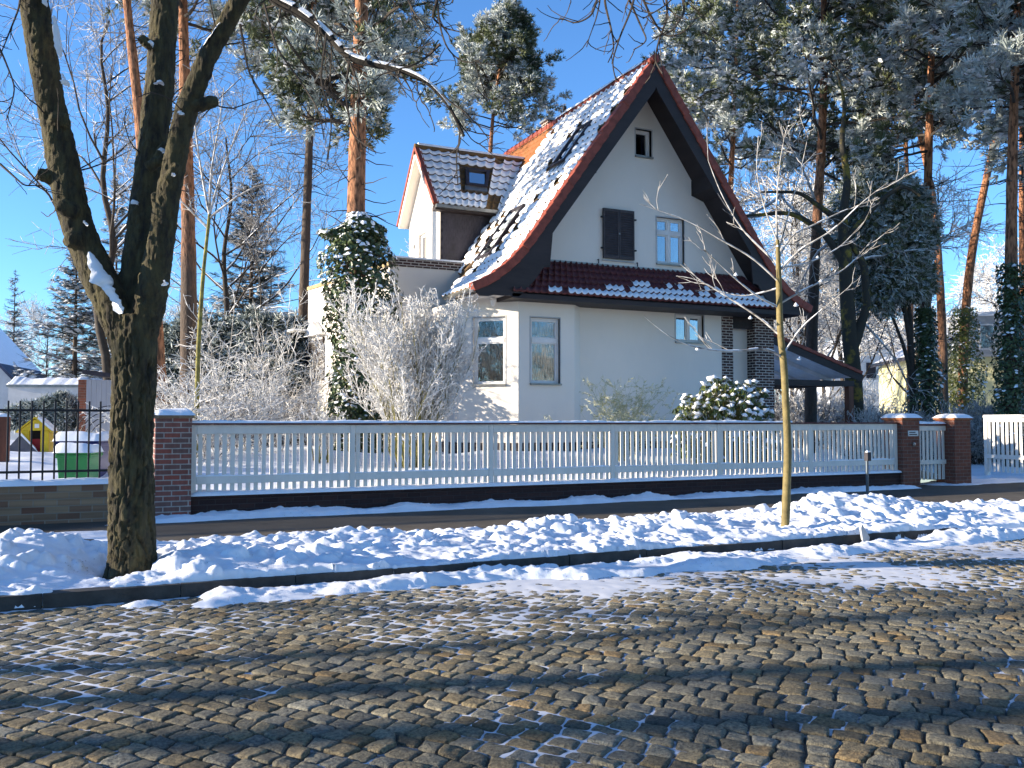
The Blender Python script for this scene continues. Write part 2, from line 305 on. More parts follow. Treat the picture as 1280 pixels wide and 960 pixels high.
def cobbles():
    rng = np.random.default_rng(5); ca = math.cos(R(128)); sa = math.sin(R(128)); w = .134
    quads = []; cols = []
    for r in range(-290, 90):                       # courses run diagonally to the kerb
        q0 = r * w; p = -32 + rng.random() * .3
        n = 500; ln = rng.uniform(.115, .18, n); ps = np.concatenate([[p], p + np.cumsum(ln)])
        a = ps[:-1]; bb = ps[1:]
        def edge(pp, rr): return rr * w + .028 * vnoise(pp * 1.9, np.full_like(pp, rr * 3.3)) + .16 * vnoise(pp * .23, np.full_like(pp, rr * .06))
        sh = rng.normal(0, .012, len(ps))           # slanted heads
        c = np.stack([np.stack([a + sh[:-1], edge(a, r)], -1), np.stack([bb + sh[1:], edge(bb, r)], -1), np.stack([bb - sh[1:], edge(bb, r + 1)], -1), np.stack([a - sh[:-1], edge(a, r + 1)], -1)], 1)
        quads.append(c)
    Q = np.concatenate(quads); Q = np.stack([Q[..., 0] * ca - Q[..., 1] * sa, Q[..., 0] * sa + Q[..., 1] * ca], -1)
    cx = Q.mean(1); k = (cx[:, 1] > .4) & (cx[:, 1] < 8.66) & (cx[:, 0] > -7) & (cx[:, 0] < 30)
    d = cx[:, 0] * math.sin(TH) + cx[:, 1] * math.cos(TH); k &= d > 1.2
    Q = Q[k]; cx = cx[k]; d = d[k]
    base = np.array([.205, .190, .152]); N = len(Q); g = rng.normal(1, .22, N).clip(.5, 1.6)[:, None]
    warm = rng.random(N)[:, None]; tint = np.where(warm > .955, [1.3, 1.03, .74], np.where(warm < .25, [.86, .93, 1.06], np.where(warm > .7, [1.1, 1.0, .85], [1, 1, 1])))
    col = base * g * tint; fr = np.clip((cx[:, 1] - 6.5) / 1.2, 0, 1) * np.clip((cx[:, 0] - 2.0) / 3, 0, 1) * np.clip(.55 + .8 * fbm(cx[:, 0] * .6, cx[:, 1] * 1.2, o=3), 0, 1); col = col * (1 - .55 * fr[:, None]) + np.array([.40, .40, .42]) * .55 * fr[:, None]
    B = MB()
    for lo, hi, n in ((0, 5.2, 11), (5.2, 8.5, 8), (8.5, 40, 5)):
        s = (d >= lo) & (d < hi)
        if not s.any(): continue
        q = Q[s]; N = len(q); u = np.concatenate([[-1, -.93], np.linspace(-.78, .78, n - 4), [.93, 1]]) if n > 6 else np.array([-1, -.88, 0, .88, 1]); U, Vv = np.meshgrid(u, u, indexing='ij')
        # squash the square grid so the stone's outline is a rounded block
        rr = np.maximum(np.abs(U), np.abs(Vv)); pw = 8.0; den = (np.abs(U) ** pw + np.abs(Vv) ** pw) ** (1 / pw) + 1e-9; kk = np.where(rr > 0, rr / den, 1)
        U2 = U * kk; V2 = Vv * kk; gap = rng.uniform(.955, .992, N)[:, None, None]
        U3 = (U2[None] * gap + 1) / 2; V3 = (V2[None] * gap + 1) / 2
        P = (q[:, 0][:, None, None] * ((1 - U3) * (1 - V3))[..., None] + q[:, 1][:, None, None] * (U3 * (1 - V3))[..., None] + q[:, 2][:, None, None] * (U3 * V3)[..., None] + q[:, 3][:, None, None] * ((1 - U3) * V3)[..., None])
        P = P + .006 * np.stack([vnoise(P[..., 0] * 16, P[..., 1] * 16), vnoise(P[..., 0] * 16 + 40, P[..., 1] * 16)], -1) * (rr[None, ..., None] > .6)
        h0 = rng.normal(0, .0022, N)[:, None, None]; tx = rng.normal(0, .0025, N)[:, None, None]; ty = rng.normal(0, .0025, N)[:, None, None]
        dome = .0032 * (1 - rr[None] ** 4) + .005
        z = h0 + dome + tx * U[None] + ty * Vv[None] + .003 * fbm(P[..., 0] * 11, P[..., 1] * 11, o=3) + .0035 * vnoise(P[..., 0] * 42, P[..., 1] * 42)
        z = np.where(rr[None] > .999, -.030, z); z = np.where((rr[None] > .85) & (rr[None] <= .999), z - .003, z)
        z = z - .008
        B.grid(np.concatenate([P, z[..., None]], -1), col=col[s])
    return B.build('cobblestones', M['stone'], smooth=True)
tag(cobbles(), 'grey brown cobblestones laid diagonally across the street with snow in the joints', 'cobblestones', kind='stuff')

# kerb stones, pavement
b = MB(); x = -30.0; rng = np.random.default_rng(8)
while x < 40:
    L = rng.uniform(.85, 1.15); j = rng.normal(0, .006); top = .115 + rng.normal(0, .004)
    if 10.4 < x < 15.5: top = .035
    b.box(x + .004, x + L - .004, 8.74 + j, 8.90, -.2, top); x += L
tag(b.build('kerb', M['kerb']), kind='structure')
b = MB(); b.add([(-900, 8.86, .055), (1400, 8.86, .055), (1400, 15.7, .055), (-900, 15.7, .055)], [(0, 1, 2, 3)])
tag(b.build('pavement', M['asphalt']), kind='structure')

# ------------------------------------------------------------------ shovelled snow along the street
def lumps(H, gx, gy, pts, rads, hs):
    H0 = H.copy()
    for (px, py), r, h in zip(pts, rads, hs):
        i0, i1 = np.searchsorted(gx, [px - r, px + r]); j0, j1 = np.searchsorted(gy, [py - r, py + r])
        if i1 - i0 < 2 or j1 - j0 < 2: continue
        dx = (gx[i0:i1, None] - px) / r; dy = (gy[None, j0:j1] - py) / r; q = np.clip(1 - dx * dx - dy * dy, 0, 1)
        c = H0[min(len(gx) - 1, (i0 + i1) // 2), min(len(gy) - 1, (j0 + j1) // 2)]
        w = .22 * r * vnoise((gx[i0:i1, None] - px) / r * 2.3 + px * 7, (gy[None, j0:j1] - py) / r * 2.3 + py * 5)
        H[i0:i1, j0:j1] = np.where((q > .04) & (H0[i0:i1, j0:j1] > .03), np.maximum(H[i0:i1, j0:j1], c + h * np.sqrt(q) - .25 * h + w * np.sqrt(q)), H[i0:i1, j0:j1])
def gritty():
    m = mat('gritty_snow', (.79, .81, .85), .55, .06, 3, .35, 60, bdist=.01, spec=.2); nt = m.node_tree; b = nt.nodes['Principled BSDF']; src = b.inputs['Base Color'].links[0].from_socket
    tc = nt.nodes.new('ShaderNodeTexCoord'); v = nt.nodes.new('ShaderNodeTexVoronoi'); v.inputs['Scale'].default_value = 26; nt.links.new(tc.outputs['Object'], v.inputs['Vector'])
    n = nt.nodes.new('ShaderNodeTexNoise'); n.inputs['Scale'].default_value = 1.6; n.inputs['Detail'].default_value = 4; nt.links.new(tc.outputs['Object'], n.inputs['Vector'])
    mr = nt.nodes.new('ShaderNodeMapRange'); mr.inputs[1].default_value = .45; mr.inputs[2].default_value = .75; mr.inputs[3].default_value = .02; mr.inputs[4].default_value = .22; nt.links.new(n.outputs['Fac'], mr.inputs[0])
    lt = nt.nodes.new('ShaderNodeMath'); lt.operation = 'LESS_THAN'; nt.links.new(v.outputs['Distance'], lt.inputs[0]); nt.links.new(mr.outputs[0], lt.inputs[1])
    mu = nt.nodes.new('ShaderNodeMath'); mu.operation = 'MULTIPLY'; mu.inputs[1].default_value = .75; nt.links.new(lt.outputs[0], mu.inputs[0])
    mx = nt.nodes.new('ShaderNodeMix'); mx.data_type = 'RGBA'; nt.links.new(mu.outputs[0], mx.inputs[0]); nt.links.new(src, mx.inputs[6]); mx.inputs[7].default_value = (.16, .13, .10, 1); nt.links.new(mx.outputs[2], b.inputs['Base Color']); return m
M['streetsnow'] = gritty()
def snow_field(name, x0, x1, y0, y1, h, prof, lump_density, lr, seed, label, cat, under):
    rng = np.random.default_rng(seed); gx = np.arange(x0, x1, h); gy = np.arange(y0, y1, h); X, Y = np.meshgrid(gx, gy, indexing='ij')
    H = prof(X, Y); n = int((x1 - x0) * (y1 - y0) * lump_density)
    px = rng.uniform(x0, x1, n); py = rng.uniform(y0, y1, n); r = lr[0] * (lr[1] / lr[0]) ** (rng.random(n) ** 2.2)
    hb = prof(px, py); cl = np.clip(.55 + fbm(px * .8, py * .8, o=2), .18, 1.4); ok = (hb > .015) & (rng.random(n) < cl + 1.5 * np.clip(hb - .22, 0, 1))
    lumps(H, gx, gy, np.stack([px, py], -1)[ok], r[ok] * .9, (r * rng.uniform(.25, .8, n))[ok] * np.clip(hb[ok] / .12, .25, 1))
    H += (.012 * fbm(X * 7, Y * 7, o=4) + .004 * fbm(X * 33, Y * 33, o=2)) * np.clip(H / .05, 0, 1)
    H = np.where(H < .004, -.05, H)
    jit = .3 * h; Xj = X + jit * vnoise(X * 50, Y * 50); Yj = Y + jit * vnoise(X * 50 + 9, Y * 50)
    P = np.stack([Xj, Yj, H + under], -1); B = MB(); B.grid(P)
    q = B.q[0][0]; keep = (H.reshape(-1)[q] > 0).any(1); B.q[0] = (q[keep][:, ::-1], 0)
    return tag(B.build(name, M['streetsnow'], smooth=True), label, cat, kind='stuff')
def gau(x, y, cx, cy, sx, sy): return np.exp(-((x - cx) / sx) ** 2 - ((y - cy) / sy) ** 2)
def verge_prof(x, y):
    back = 11.55 + .3 * vnoise(x * .7, x * 0 + 3) + .12 * vnoise(x * 3, x * 0 + 8) - .5 * np.clip((x - 9) / 4, 0, 1); front = 8.775 + .02 * vnoise(x * 4, x * 0 + 1) + .02 * vnoise(x * 13, x * 0 + 1)
    e = np.clip((y - front) / .05, 0, 1) ** .35 * np.clip((back - y) / .25, 0, 1) ** .7
    base = .035 + .05 * fbm(x * .9, y * .9, o=3)
    hp = .30 * gau(x, y, -.45, 10.5, .7, .7) + .05 * gau(x, y, -1.7, 10.1, 1.0, .8) + .12 * gau(x, y, .95, 9.6, .5, .5)
    hp = hp + .10 * gau(x, y, 2.9, 10.9, .8, .4) + .13 * gau(x, y, 5.6, 10.7, .6, .45) + .10 * gau(x, y, 7.4, 10.3, .6, .5) + .06 * gau(x, y, 4.4, 10.6, .6, .4)
    hp = hp + .30 * gau(x, y, 10.5, 10.7, .75, .65) + .16 * gau(x, y, 11.5, 10.2, .8, .6) + .10 * gau(x, y, 9.5, 10.2, .6, .6) + .10 * gau(x, y, 13.6, 10.2, .9, .5) + .12 * gau(x, y, 16, 10.4, 1.2, .5)
    tree = np.exp(-(((x - .37) ** 2 + (y - 9.74) ** 2) / .34 ** 2)) * .22
    fade = 1 - .62 * np.clip((x - 10.6) / 2, 0, 1)
    return np.clip((base * fade + hp + .055) * e - tree * e, 0, 2)
snow_field('snow_bank', -5.5, 19, 8.62, 12.1, .024, verge_prof, 340, (.02, .17), 3, 'white bank of lumpy shovelled snow along the kerb between street and pavement', 'snow bank', .06)
def gutter_prof(x, y):
    lo = 8.22 + .22 * vnoise(x * .8, x * 0 + 5) + .10 * vnoise(x * 3.1, x * 0 + 2) - .35 * np.clip((x - 3) / 4, 0, 1) + .25 * np.clip((x - 9) / 3, 0, 1)
    e = np.clip((y - lo) / .15, 0, 1) * np.clip((8.68 + .03 * vnoise(x * 3, x * 0) - y) / .07, 0, 1)
    start = np.clip((x - .75 - .15 * vnoise(y * 6, x * 0)) / .2, 0, 1)
    crumbs = np.clip(vnoise(x * 2.3, y * 4) - .35, 0, 1) * .09 * np.clip((y - 8.3) / .2, 0, 1) * np.clip((8.7 - y) / .1, 0, 1)
    return np.clip(e * start * (.055 + .045 * fbm(x * 1.6, y * 2.4, o=3)) + crumbs, 0, 1)
snow_field('gutter_snow', -5, 26, 7.5, 8.73, .024, gutter_prof, 260, (.02, .085), 4, 'thin crumbled strip of ploughed snow lying on the cobbles below the kerb', 'snow', -.012)
def wall_prof(x, y):
    lo = 14.62 + .10 * vnoise(x * .8, x * 0 + 4) + .05 * vnoise(x * 2.8, x * 0 + 4); e = np.clip((y - lo) / .12, 0, 1) * np.where(x < .6, np.clip(vnoise(x * 1.3, y * 1.2) + .55, 0, 1), 1)
    gap = np.clip(1 - (np.clip(1.1 - np.abs(x - 16.35) / .8, 0, 1)) * .55, 0, 1)
    return np.clip(e * gap * (.07 + .04 * fbm(x * 1.4, y * 2, o=3)) * np.clip((17.3 - x) / .3, 0, 1), 0, 1)
snow_field('wall_foot_snow', -6, 17.4, 14.4, 15.24, .03, wall_prof, 60, (.03, .10), 6, 'narrow strip of snow left along the foot of the dark garden wall', 'snow', .05)
def patch_prof(x, y): return np.clip(.035 * (fbm(x * .7 + 4, y * 1.6, o=4) - .28) * np.clip((.9 - x) / .6, 0, 1), 0, .05)
snow_field('pavement_snow', -6, .9, 11.9, 14.6, .03, patch_prof, 10, (.02, .05), 9, 'thin patches of trodden snow on the pavement left of the big tree', 'snow', .052)
def drive_prof(x, y): return np.clip(np.clip((x - 17.9) / .6, 0, 1) * (.03 + .03 * fbm(x * 1.2, y * 1.2, o=3)) * np.clip((y - 15.0 + .25 * vnoise(x, x * 0)) / .3, 0, 1), 0, 1)
snow_field('driveway_snow', 17.6, 32, 14.6, 15.9, .04, drive_prof, 30, (.03, .08), 12, 'trodden snow at the driveway entrance right of the brick gate pillars', 'snow', .052)

# ------------------------------------------------------------------ the house
RX, RZ, YV, YF, YEND = 14.04, 11.66, 20.6, 21.6, 31.0      # ridge x, ridge z, verge plane, facade plane, back
HALF = [(0, 0), (2.49, 3.46), (3.80, 5.28), (4.15, 5.74), (4.55, 6.13), (5.00, 6.47), (5.50, 6.72)]   # half profile of the roof: out from the ridge, down
def resample(pts, n):
    p = np.array(pts, float); s = np.concatenate([[0], np.cumsum(np.linalg.norm(np.diff(p, axis=0), axis=1))]); t = np.linspace(0, s[-1], n)
    return np.stack([np.interp(t, s, p[:, i]) for i in range(p.shape[1])], -1)
HP = resample(HALF, 200)
for _ in range(6): HP[20:-1] = (HP[19:-2] + HP[20:-1] + HP[21:]) / 3     # ease the sprocketed foot
HS = np.concatenate([[0], np.cumsum(np.linalg.norm(np.diff(HP, axis=0), axis=1))]); SLEN = HS[-1]
def main_roof(side):
    def fn(s, t):                                     # s up from the eave, t along the ridge
        u = SLEN - np.asarray(s, float); d = np.interp(u, HS, HP[:, 0]); z = np.interp(u, HS, HP[:, 1])
        u2 = np.clip(u, .05, SLEN - .02); e = .04
        dd = np.interp(u2 + e, HS, HP[:, 0]) - np.interp(u2 - e, HS, HP[:, 0]); dz = np.interp(u2 + e, HS, HP[:, 1]) - np.interp(u2 - e, HS, HP[:, 1]); l = np.hypot(dd, dz)
        P = np.stack([RX + side * d, np.asarray(t, float), RZ - z], -1); Nn = np.stack([side * dz / l, np.zeros_like(l), dd / l], -1)
        return P, Nn
    return fn
def plane_roof(eave0, eave1, ridge0, ridge1):
    e0, e1, r0, r1 = [np.array(a, float) for a in (eave0, eave1, ridge0, ridge1)]
    L = np.linalg.norm(r0 - e0); W = np.linalg.norm(e1 - e0); n = np.cross(e1 - e0, r0 - e0); n /= np.linalg.norm(n)
    if n[2] < 0: n = -n
    def fn(s, t):
        s = np.asarray(s, float)[..., None] / L; t = np.asarray(t, float)[..., None] / W
        P = (e0 * (1 - t) + e1 * t) * (1 - s) + (r0 * (1 - t) + r1 * t) * s
        return P, np.broadcast_to(n, P.shape)
    return fn, L, W
def tiles(fn, L, t0, t1, parent, tm, pitch=.36, wd=.28, keep=None, snow=None, name='roof_tiles', th=.05, seed=0, tmat=None):
    rng = np.random.default_rng(seed); nc = int(math.ceil(L / pitch)); nt = max(1, int(round((t1 - t0) / wd))); wd = (t1 - t0) / nt; K = 9
    B = MB(); Bs = MB(); ph = np.linspace(0, 1, K); wave = .022 * np.cos(2 * math.pi * ph) + .01 * np.cos(4 * math.pi * ph)
    for i in range(nc):
        s0 = i * pitch; s1 = min(L, s0 + pitch)
        jj = np.arange(nt); tt = t0 + (jj[:, None] + ph[None]) * wd
        sm = np.full(nt, (s0 + s1) / 2); tm_ = t0 + (jj + .5) * wd
        k = np.ones(nt, bool) if keep is None else keep(sm, tm_)
        drop = rng.normal(0, .006, nt)[:, None]
        rows = []
        for s, lift in ((s0 - .03, -.01), (s0 - .03, .045), (s1 + .01, .012)):
            P, Nn = fn(np.full_like(tt, s) + drop, tt); rows.append(P + Nn * (lift + wave[None] * (1 if lift > 0 else .6))[..., None])
        G = np.stack(rows, 1)[k]
        if len(G): B.grid(G, mat=0)
        if tmat is not None:
            a, mm = B.q[-1] if len(G) else (None, None)
            if len(G):
                B.q.pop(); mi = tmat(sm[k], tm_[k]); per = 2 * (K - 1)
                for m_ in (0, 1):
                    sel = np.repeat(mi == m_, per)
                    if sel.any(): B.q.append((a[sel], m_))
        if snow is not None:
            ks = k & snow(sm, tm_, rng)
            if ks.any():
                f = np.array([0, .03, .3, .75, .97, 1]); hh = np.array([-.01, .6, 1, 1, .55, -.1]) * th
                lo = s0 - .015 + .02 * rng.random(nt)[:, None] + .016 * np.cos(2 * math.pi * ph)[None] * 1.0; hi = s1 - .055 + .02 * rng.random(nt)[:, None] + .02 * np.cos(2 * math.pi * ph)[None]
                rows = []
                for a_, h_ in zip(f, hh):
                    s = lo + (hi - lo) * a_; P, Nn = fn(s, tt); lift = .05 - .036 * a_ + wave[None] * (.8 if h_ > 0 else .9) + h_ * (1 + .25 * vnoise(s * 5, tt * 5))
                    rows.append(P + Nn * lift[..., None])
                Bs.grid(np.stack(rows, 1)[ks])
    o = B.build(name, tm, parent, smooth=True)
    sn = Bs.build('roof_snow', M['snowfine'], o, smooth=True) if Bs.n else None
    return o, sn
def wall(B, outline, holes, to3, nrm, depth=.13, mat=0):
    """a wall face with real openings and reveals; outline/holes in (u,z), to3 maps to space, nrm points out"""
    bm = bmesh.new(); es = []
    for lp in [outline] + holes:
        vs = [bm.verts.new((p[0], p[1], 0)) for p in lp]; es += [bm.edges.new((vs[i], vs[(i + 1) % len(vs)])) for i in range(len(vs))]
    bmesh.ops.triangle_fill(bm, use_beauty=True, use_dissolve=False, edges=es); bm.verts.index_update()
    v = np.array([to3(p.co.x, p.co.y) for p in bm.verts]); t = [[q.index for q in f.verts] for f in bm.faces if len(f.verts) == 3]
    n3 = np.array(nrm, float); tt = []
    for a in t:
        c = np.cross(v[a[1]] - v[a[0]], v[a[2]] - v[a[0]]); tt.append(a if np.dot(c, n3) > 0 else a[::-1])
    B.add(v, tris=tt, mat=mat); bm.free()
    for h in holes:
        o = np.array([to3(*p) for p in h]); i = o - n3 * depth; k = len(h); B.add(np.vstack([o, i]), [(a, (a + 1) % k, k + (a + 1) % k, k + a) for a in range(k)], mat=mat)
def rect(u0, u1, z0, z1): return [(u0, z0), (u1, z0), (u1, z1), (u0, z1)]
def window(parent, o, u, n, w, h, mull=1, transom=None, label=None, depth=.13, curtain='curtain', sill='zinc', fw=.06, trim=True):
    """window set back in its opening: frame > panes, sill, curtain; o = lower left corner on the wall face, u along, n outwards"""
    o, u, n = [np.array(a, float) for a in (o, u, n)]; z = np.array([0, 0, 1.]); B = MB()
    def bar(u0, u1, z0, z1, d0, d1, BB=None, mat=0):
        c = o + u * (u0 + u1) / 2 + z * (z0 + z1) / 2 - n * (d0 + d1) / 2; (BB or B).obox(c, u, n, z, abs(u1 - u0) / 2, abs(d1 - d0) / 2, (z1 - z0) / 2, mat)
    d0 = depth - .035; d1 = depth + .03
    bar(0, fw, 0, h, d0, d1); bar(w - fw, w, 0, h, d0, d1); bar(fw, w - fw, 0, fw, d0, d1); bar(fw, w - fw, h - fw, h, d0, d1)
    us = [fw + (w - 2 * fw) * i / mull for i in range(mull + 1)]; zs = [fw, h - fw] if not transom else [fw, h * transom, h - fw]
    for x in us[1:-1]: bar(x - .045, x + .045, fw, h - fw, d0 - .012, d1)
    if transom: bar(fw, w - fw, h * transom - .055, h * transom + .055, d0 - .02, d1 - .003)
    panes = []
    for i in range(mull):                              # sash of every light
        for j in range(len(zs) - 1):
            a0 = us[i] + (.045 if i else 0); a1 = us[i + 1] - (.045 if i < mull - 1 else 0); c0 = zs[j] + (.055 if j else 0); c1 = zs[j + 1] - (.055 if j < len(zs) - 2 else 0)
            e0, e1 = d0 + .012, d1 + .008; k = .035
            bar(a0, a0 + k, c0, c1, e0, e1); bar(a1 - k, a1, c0, c1, e0, e1); bar(a0 + k, a1 - k, c0, c0 + k, e0, e1); bar(a0 + k, a1 - k, c1 - k, c1, e0, e1)
            panes.append((a0 + k, a1 - k, c0 + k, c1 - k))
    f = B.build('window', M['white'], parent); tag(f, label)
    for p in panes:
        G = MB(); bar(p[0] - .004, p[1] + .004, p[2] - .004, p[3] + .004, depth + .006, depth + .014, G); G.build('pane', M['glass'], f)
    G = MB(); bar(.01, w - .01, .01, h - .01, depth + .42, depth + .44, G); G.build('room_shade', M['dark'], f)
    if curtain:
        pts = np.linspace(.02, w - .02, 90); dep = depth + .14 + .022 * np.sin(pts * 62) + .012 * np.sin(pts * 23 + 1); cw = []
        op = .30 if curtain == 'curtblue_refl' else .0
        V = np.array([[o + u * a + z * zz - n * d for zz in (.03, h - .03)] for a, d in zip(pts, dep)])
        if op: V = np.concatenate([V[None, :28], V[None, -28:]])
        MB().grid(V).build('curtain', M[curtain], f, smooth=True)
    G = MB(); bar(-.03, w + .03, -.035, .012, -.07, depth - .03, G); G.build('sill', M[sill], f)
    if trim:                                            # narrow grey reveal line round the opening
        G = MB(); k = .035
        bar(-k, 0, 0.014, h + k, -.006, depth - .05, G); bar(w, w + k, .014, h + k, -.006, depth - .05, G); bar(0, w, h, h + k, -.006, depth - .05, G); G.build('window_trim', M['trim'], f)
    return f

house = thing('house', 'cream rendered house with steep snow covered red tiled gable roof behind the white fence', 'house', (RX, YF, .6))
HO = bpy.data.objects.new('tmp', None)
def hp(o):                                             # parent to the house keeping world coordinates
    o.parent = house; o.matrix_parent_inverse = house.matrix_world.inverted(); return o
bpy.context.view_layer.update()
house.location = (RX, YF, .6); bpy.context.view_layer.update()
# children are modelled in world coordinates; give them the inverse of the base
class Base:
    def __init__(s, root): s.root = root; s.inv = root.matrix_world.inverted()
    def __call__(s, o): o.parent = s.root; o.matrix_parent_inverse = s.inv; return o
bpy.context.view_layer.update(); HB = Base(house)
# walls
W = MB()
gab = [(10.3, .45), (17.0, .45), (17.0, 4.86), (18.95, 4.86), (18.6, 5.35), (18.15, 5.75)]
gab += [(RX + d, RZ - z - .16) for d, z in HALF[2:0:-1]] + [(RX, RZ - .25)] + [(RX - d, RZ - z - .16) for d, z in HALF[1:3]] + [(9.75, 5.6), (9.6, 4.95), (10.3, 4.9)]
openings = dict(up=(14.70, 6.16, .96, 1.36), gable=(14.0, 9.22, .54, .80), low=(15.34, 3.90, 1.0, .82))
wall(W, gab, [rect(a, a + w, z, z + h) for a, z, w, h in openings.values()], lambda u, z: (u, YF, z), (0, -1, 0))
def flat_wall(p0, p1, z0, z1, holes=()):
    p0 = np.array(p0, float); p1 = np.array(p1, float); L = np.linalg.norm(p1 - p0); d = (p1 - p0) / L; n = (d[1], -d[0], 0)
    wall(W, rect(0, L, z0, z1), [rect(*h) for h in holes], lambda u, z: (p0[0] + d[0] * u, p0[1] + d[1] * u, z), n); return p0, d, n, L
BAYH = 4.90
flat_wall((8.86, 25.3), (8.86, 22.41), .45, 4.86); flat_wall((8.86, 30.6), (8.86, 25.3), .45, 5.9)
cf = flat_wall((8.86, 22.41), (10.07, 21.2), .45, BAYH, [(.42, 1.34, 2.56, 4.36)])
bf = flat_wall((10.07, 21.2), (11.75, 21.2), .45, BAYH, [(.36, 1.23, 2.58, 4.34)])
flat_wall((11.75, 21.2), (12.15, 21.602), .45, BAYH)
flat_wall((18.98, 22.3), (18.98, 30.6), .45, 5.4)
flat_wall((18.98, 30.6), (8.86, 30.6), .45, 6.0)
HB(W.build('wall', M['plaster']))
# plinth (dark band at the foot)
B = MB(); pts = [(8.86, 26), (8.86, 22.41), (10.07, 21.2), (11.75, 21.2), (12.15, 21.6), (17.0, 21.6)]
for a, c in zip(pts[:-1], pts[1:]):
    d = np.array([c[0] - a[0], c[1] - a[1], 0]); L = np.linalg.norm(d); d /= L; n = np.array([d[1], -d[0], 0]); B.obox(np.array([(a[0] + c[0]) / 2, (a[1] + c[1]) / 2, .72]) + n * .012, d, n, (0, 0, 1), L / 2 + .012, .016, .30)
HB(B.build('plinth', M['slate']))
# windows
def U3(d): return np.array([d[0], d[1], 0])
def on(pl, u, z): return np.array([pl[0][0] + pl[1][0] * u, pl[0][1] + pl[1][1] * u, z])
HB(window(None, on(cf, .42, 2.56), U3(cf[1]), cf[2], .92, 1.80, 1, .66, 'sunlit tall bay window with grey net curtain'))
HB(window(None, on(bf, .36, 2.58), U3(bf[1]), bf[2], .87, 1.76, 1, .66, 'shaded tall bay window reflecting trees'))
a = openings['up']; HB(window(None, (a[0], YF, a[1]), (1, 0, 0), (0, -1, 0), a[2], a[3], 2, .68, 'four light upper window with blue curtains', curtain='curtblue_refl'))
a = openings['gable']; HB(window(None, (a[0], YF, a[1]), (1, 0, 0), (0, -1, 0), a[2], a[3], 1, None, 'small single window high in the gable', curtain='curtblue_refl', depth=.16))  # blue curtain added here in place of the bluish reflection in the pane
a = openings['low']; HB(window(None, (a[0], YF, a[1]), (1, 0, 0), (0, -1, 0), a[2], a[3], 2, None, 'low two light ground floor window'))
# closed shutters
for k, x0 in enumerate((12.87, 13.385)):
    B = MB(); x1 = x0 + .505; B.box(x0, x1, YF - .062, YF - .022, 6.17, 7.58)
    for zz in np.arange(6.28, 7.5, .066):              # slats
        B.obox(((x0 + x1) / 2, YF - .066, zz), (1, 0, 0), (0, .5, 1), (0, -1, .5), .205, .034, .006)
    for (c0, c1, e0, e1) in ((x0, x0 + .045, 6.17, 7.58), (x1 - .045, x1, 6.17, 7.58), (x0 + .045, x1 - .045, 6.17, 6.25), (x0 + .045, x1 - .045, 7.5, 7.58)): B.box(c0, c1, YF - .085, YF - .063, e0, e1)
    sh = HB(B.build('shutter', M['shutter']))
    for zz in (6.45, 7.33):
        xx = x0 - .03 if k == 0 else x1 + .03; MB().box(xx - .035, xx + .035, YF - .095, YF - .02, zz - .02, zz + .02).build('hinge', M['iron'], sh)
    if k: MB().box(x0 - .03, x0 + .02, YF - .11, YF - .087, 6.86, 6.91).build('latch', M['zinc'], sh)
for x in (12.72, 14.0):
    B = MB(); B.box(x - .012, x + .012, YF - .07, YF, 6.1, 6.12); B.box(x - .012, x + .012, YF - .07, YF - .05, 6.0, 6.12); HB(B.build('shutter_stay', M['iron']))
B = MB(); B.box(12.86, 13.9, YF - .05, YF + .02, 6.10, 6.135); HB(B.build('sill', M['trim']))

# main roof
def snow_left(s, t, rng):
    m = np.ones(len(s), bool); w = SLEN - s; n = vnoise(s * 1.1, t * 1.3) * .35
    band = np.abs((t - 22.0) - (s - 1.6) * .12)                                     # run below and between the roof lights
    m &= ~((t > 22.35 + n) & (t < 24.9 + n) & (s > 1.3) & (s < 4.6 + n * 2) & (rng.random(len(s)) < np.where(s < 3.4, .30, .14)))
    m &= ~((t > 22.0 + n) & (t < 23.7) & (s > 5.4) & (s < 7.1) & (rng.random(len(s)) < .22))
    m &= ~((t > 26.2 + n) & (s > 6.0 + n)); m &= ~((t > 24.2) & (t < 26.0) & (s < 4.2) & (s > 1.2) & (rng.random(len(s)) < .25))
    m &= rng.random(len(s)) > .012
    return m
def keep_left(s, t): return (t < 22.45 + np.clip(s, 0, 9) * 1.35) | (s > 6.2)
def mat_left(s, t):
    return ((t > 26) & (s > 4)).astype(int)
fnL = main_roof(-1); fnR = main_roof(1)
o, sn = tiles(fnL, SLEN, YV + .22, YEND, None, [M['tilesoot'], M['tileold']], keep=keep_left, snow=snow_left, tmat=mat_left, seed=2, th=.055); HB(o)
o, sn = tiles(fnR, SLEN, YV + .22, YEND, None, [M['tile']], snow=lambda s, t, r: r.random(len(s)) > .25, seed=3); HB(o)
# boarded underside and body of the roof
def under(side, y0, y1, lift0, name, m, s0=0.0):
    s = np.linspace(s0, SLEN, 40); fn = main_roof(side); B = MB(); P0, N0 = fn(s, np.full_like(s, y0)); P1, N1 = fn(s, np.full_like(s, y1))
    B.grid(np.stack([P0 - N0 * lift0, P1 - N1 * lift0], 1)); return B.build(name, m, None, smooth=True)
HB(under(-1, YV + .05, YF + .02, .17, 'soffit', M['browndark'])); HB(under(1, YV + .05, YEND, .17, 'soffit', M['browndark']))
HB(under(-1, YF + .02, 22.4, .17, 'soffit', M['plaster'])); HB(under(-1, 22.4, YEND, .17, 'soffit', M['browndark'], 1.3))
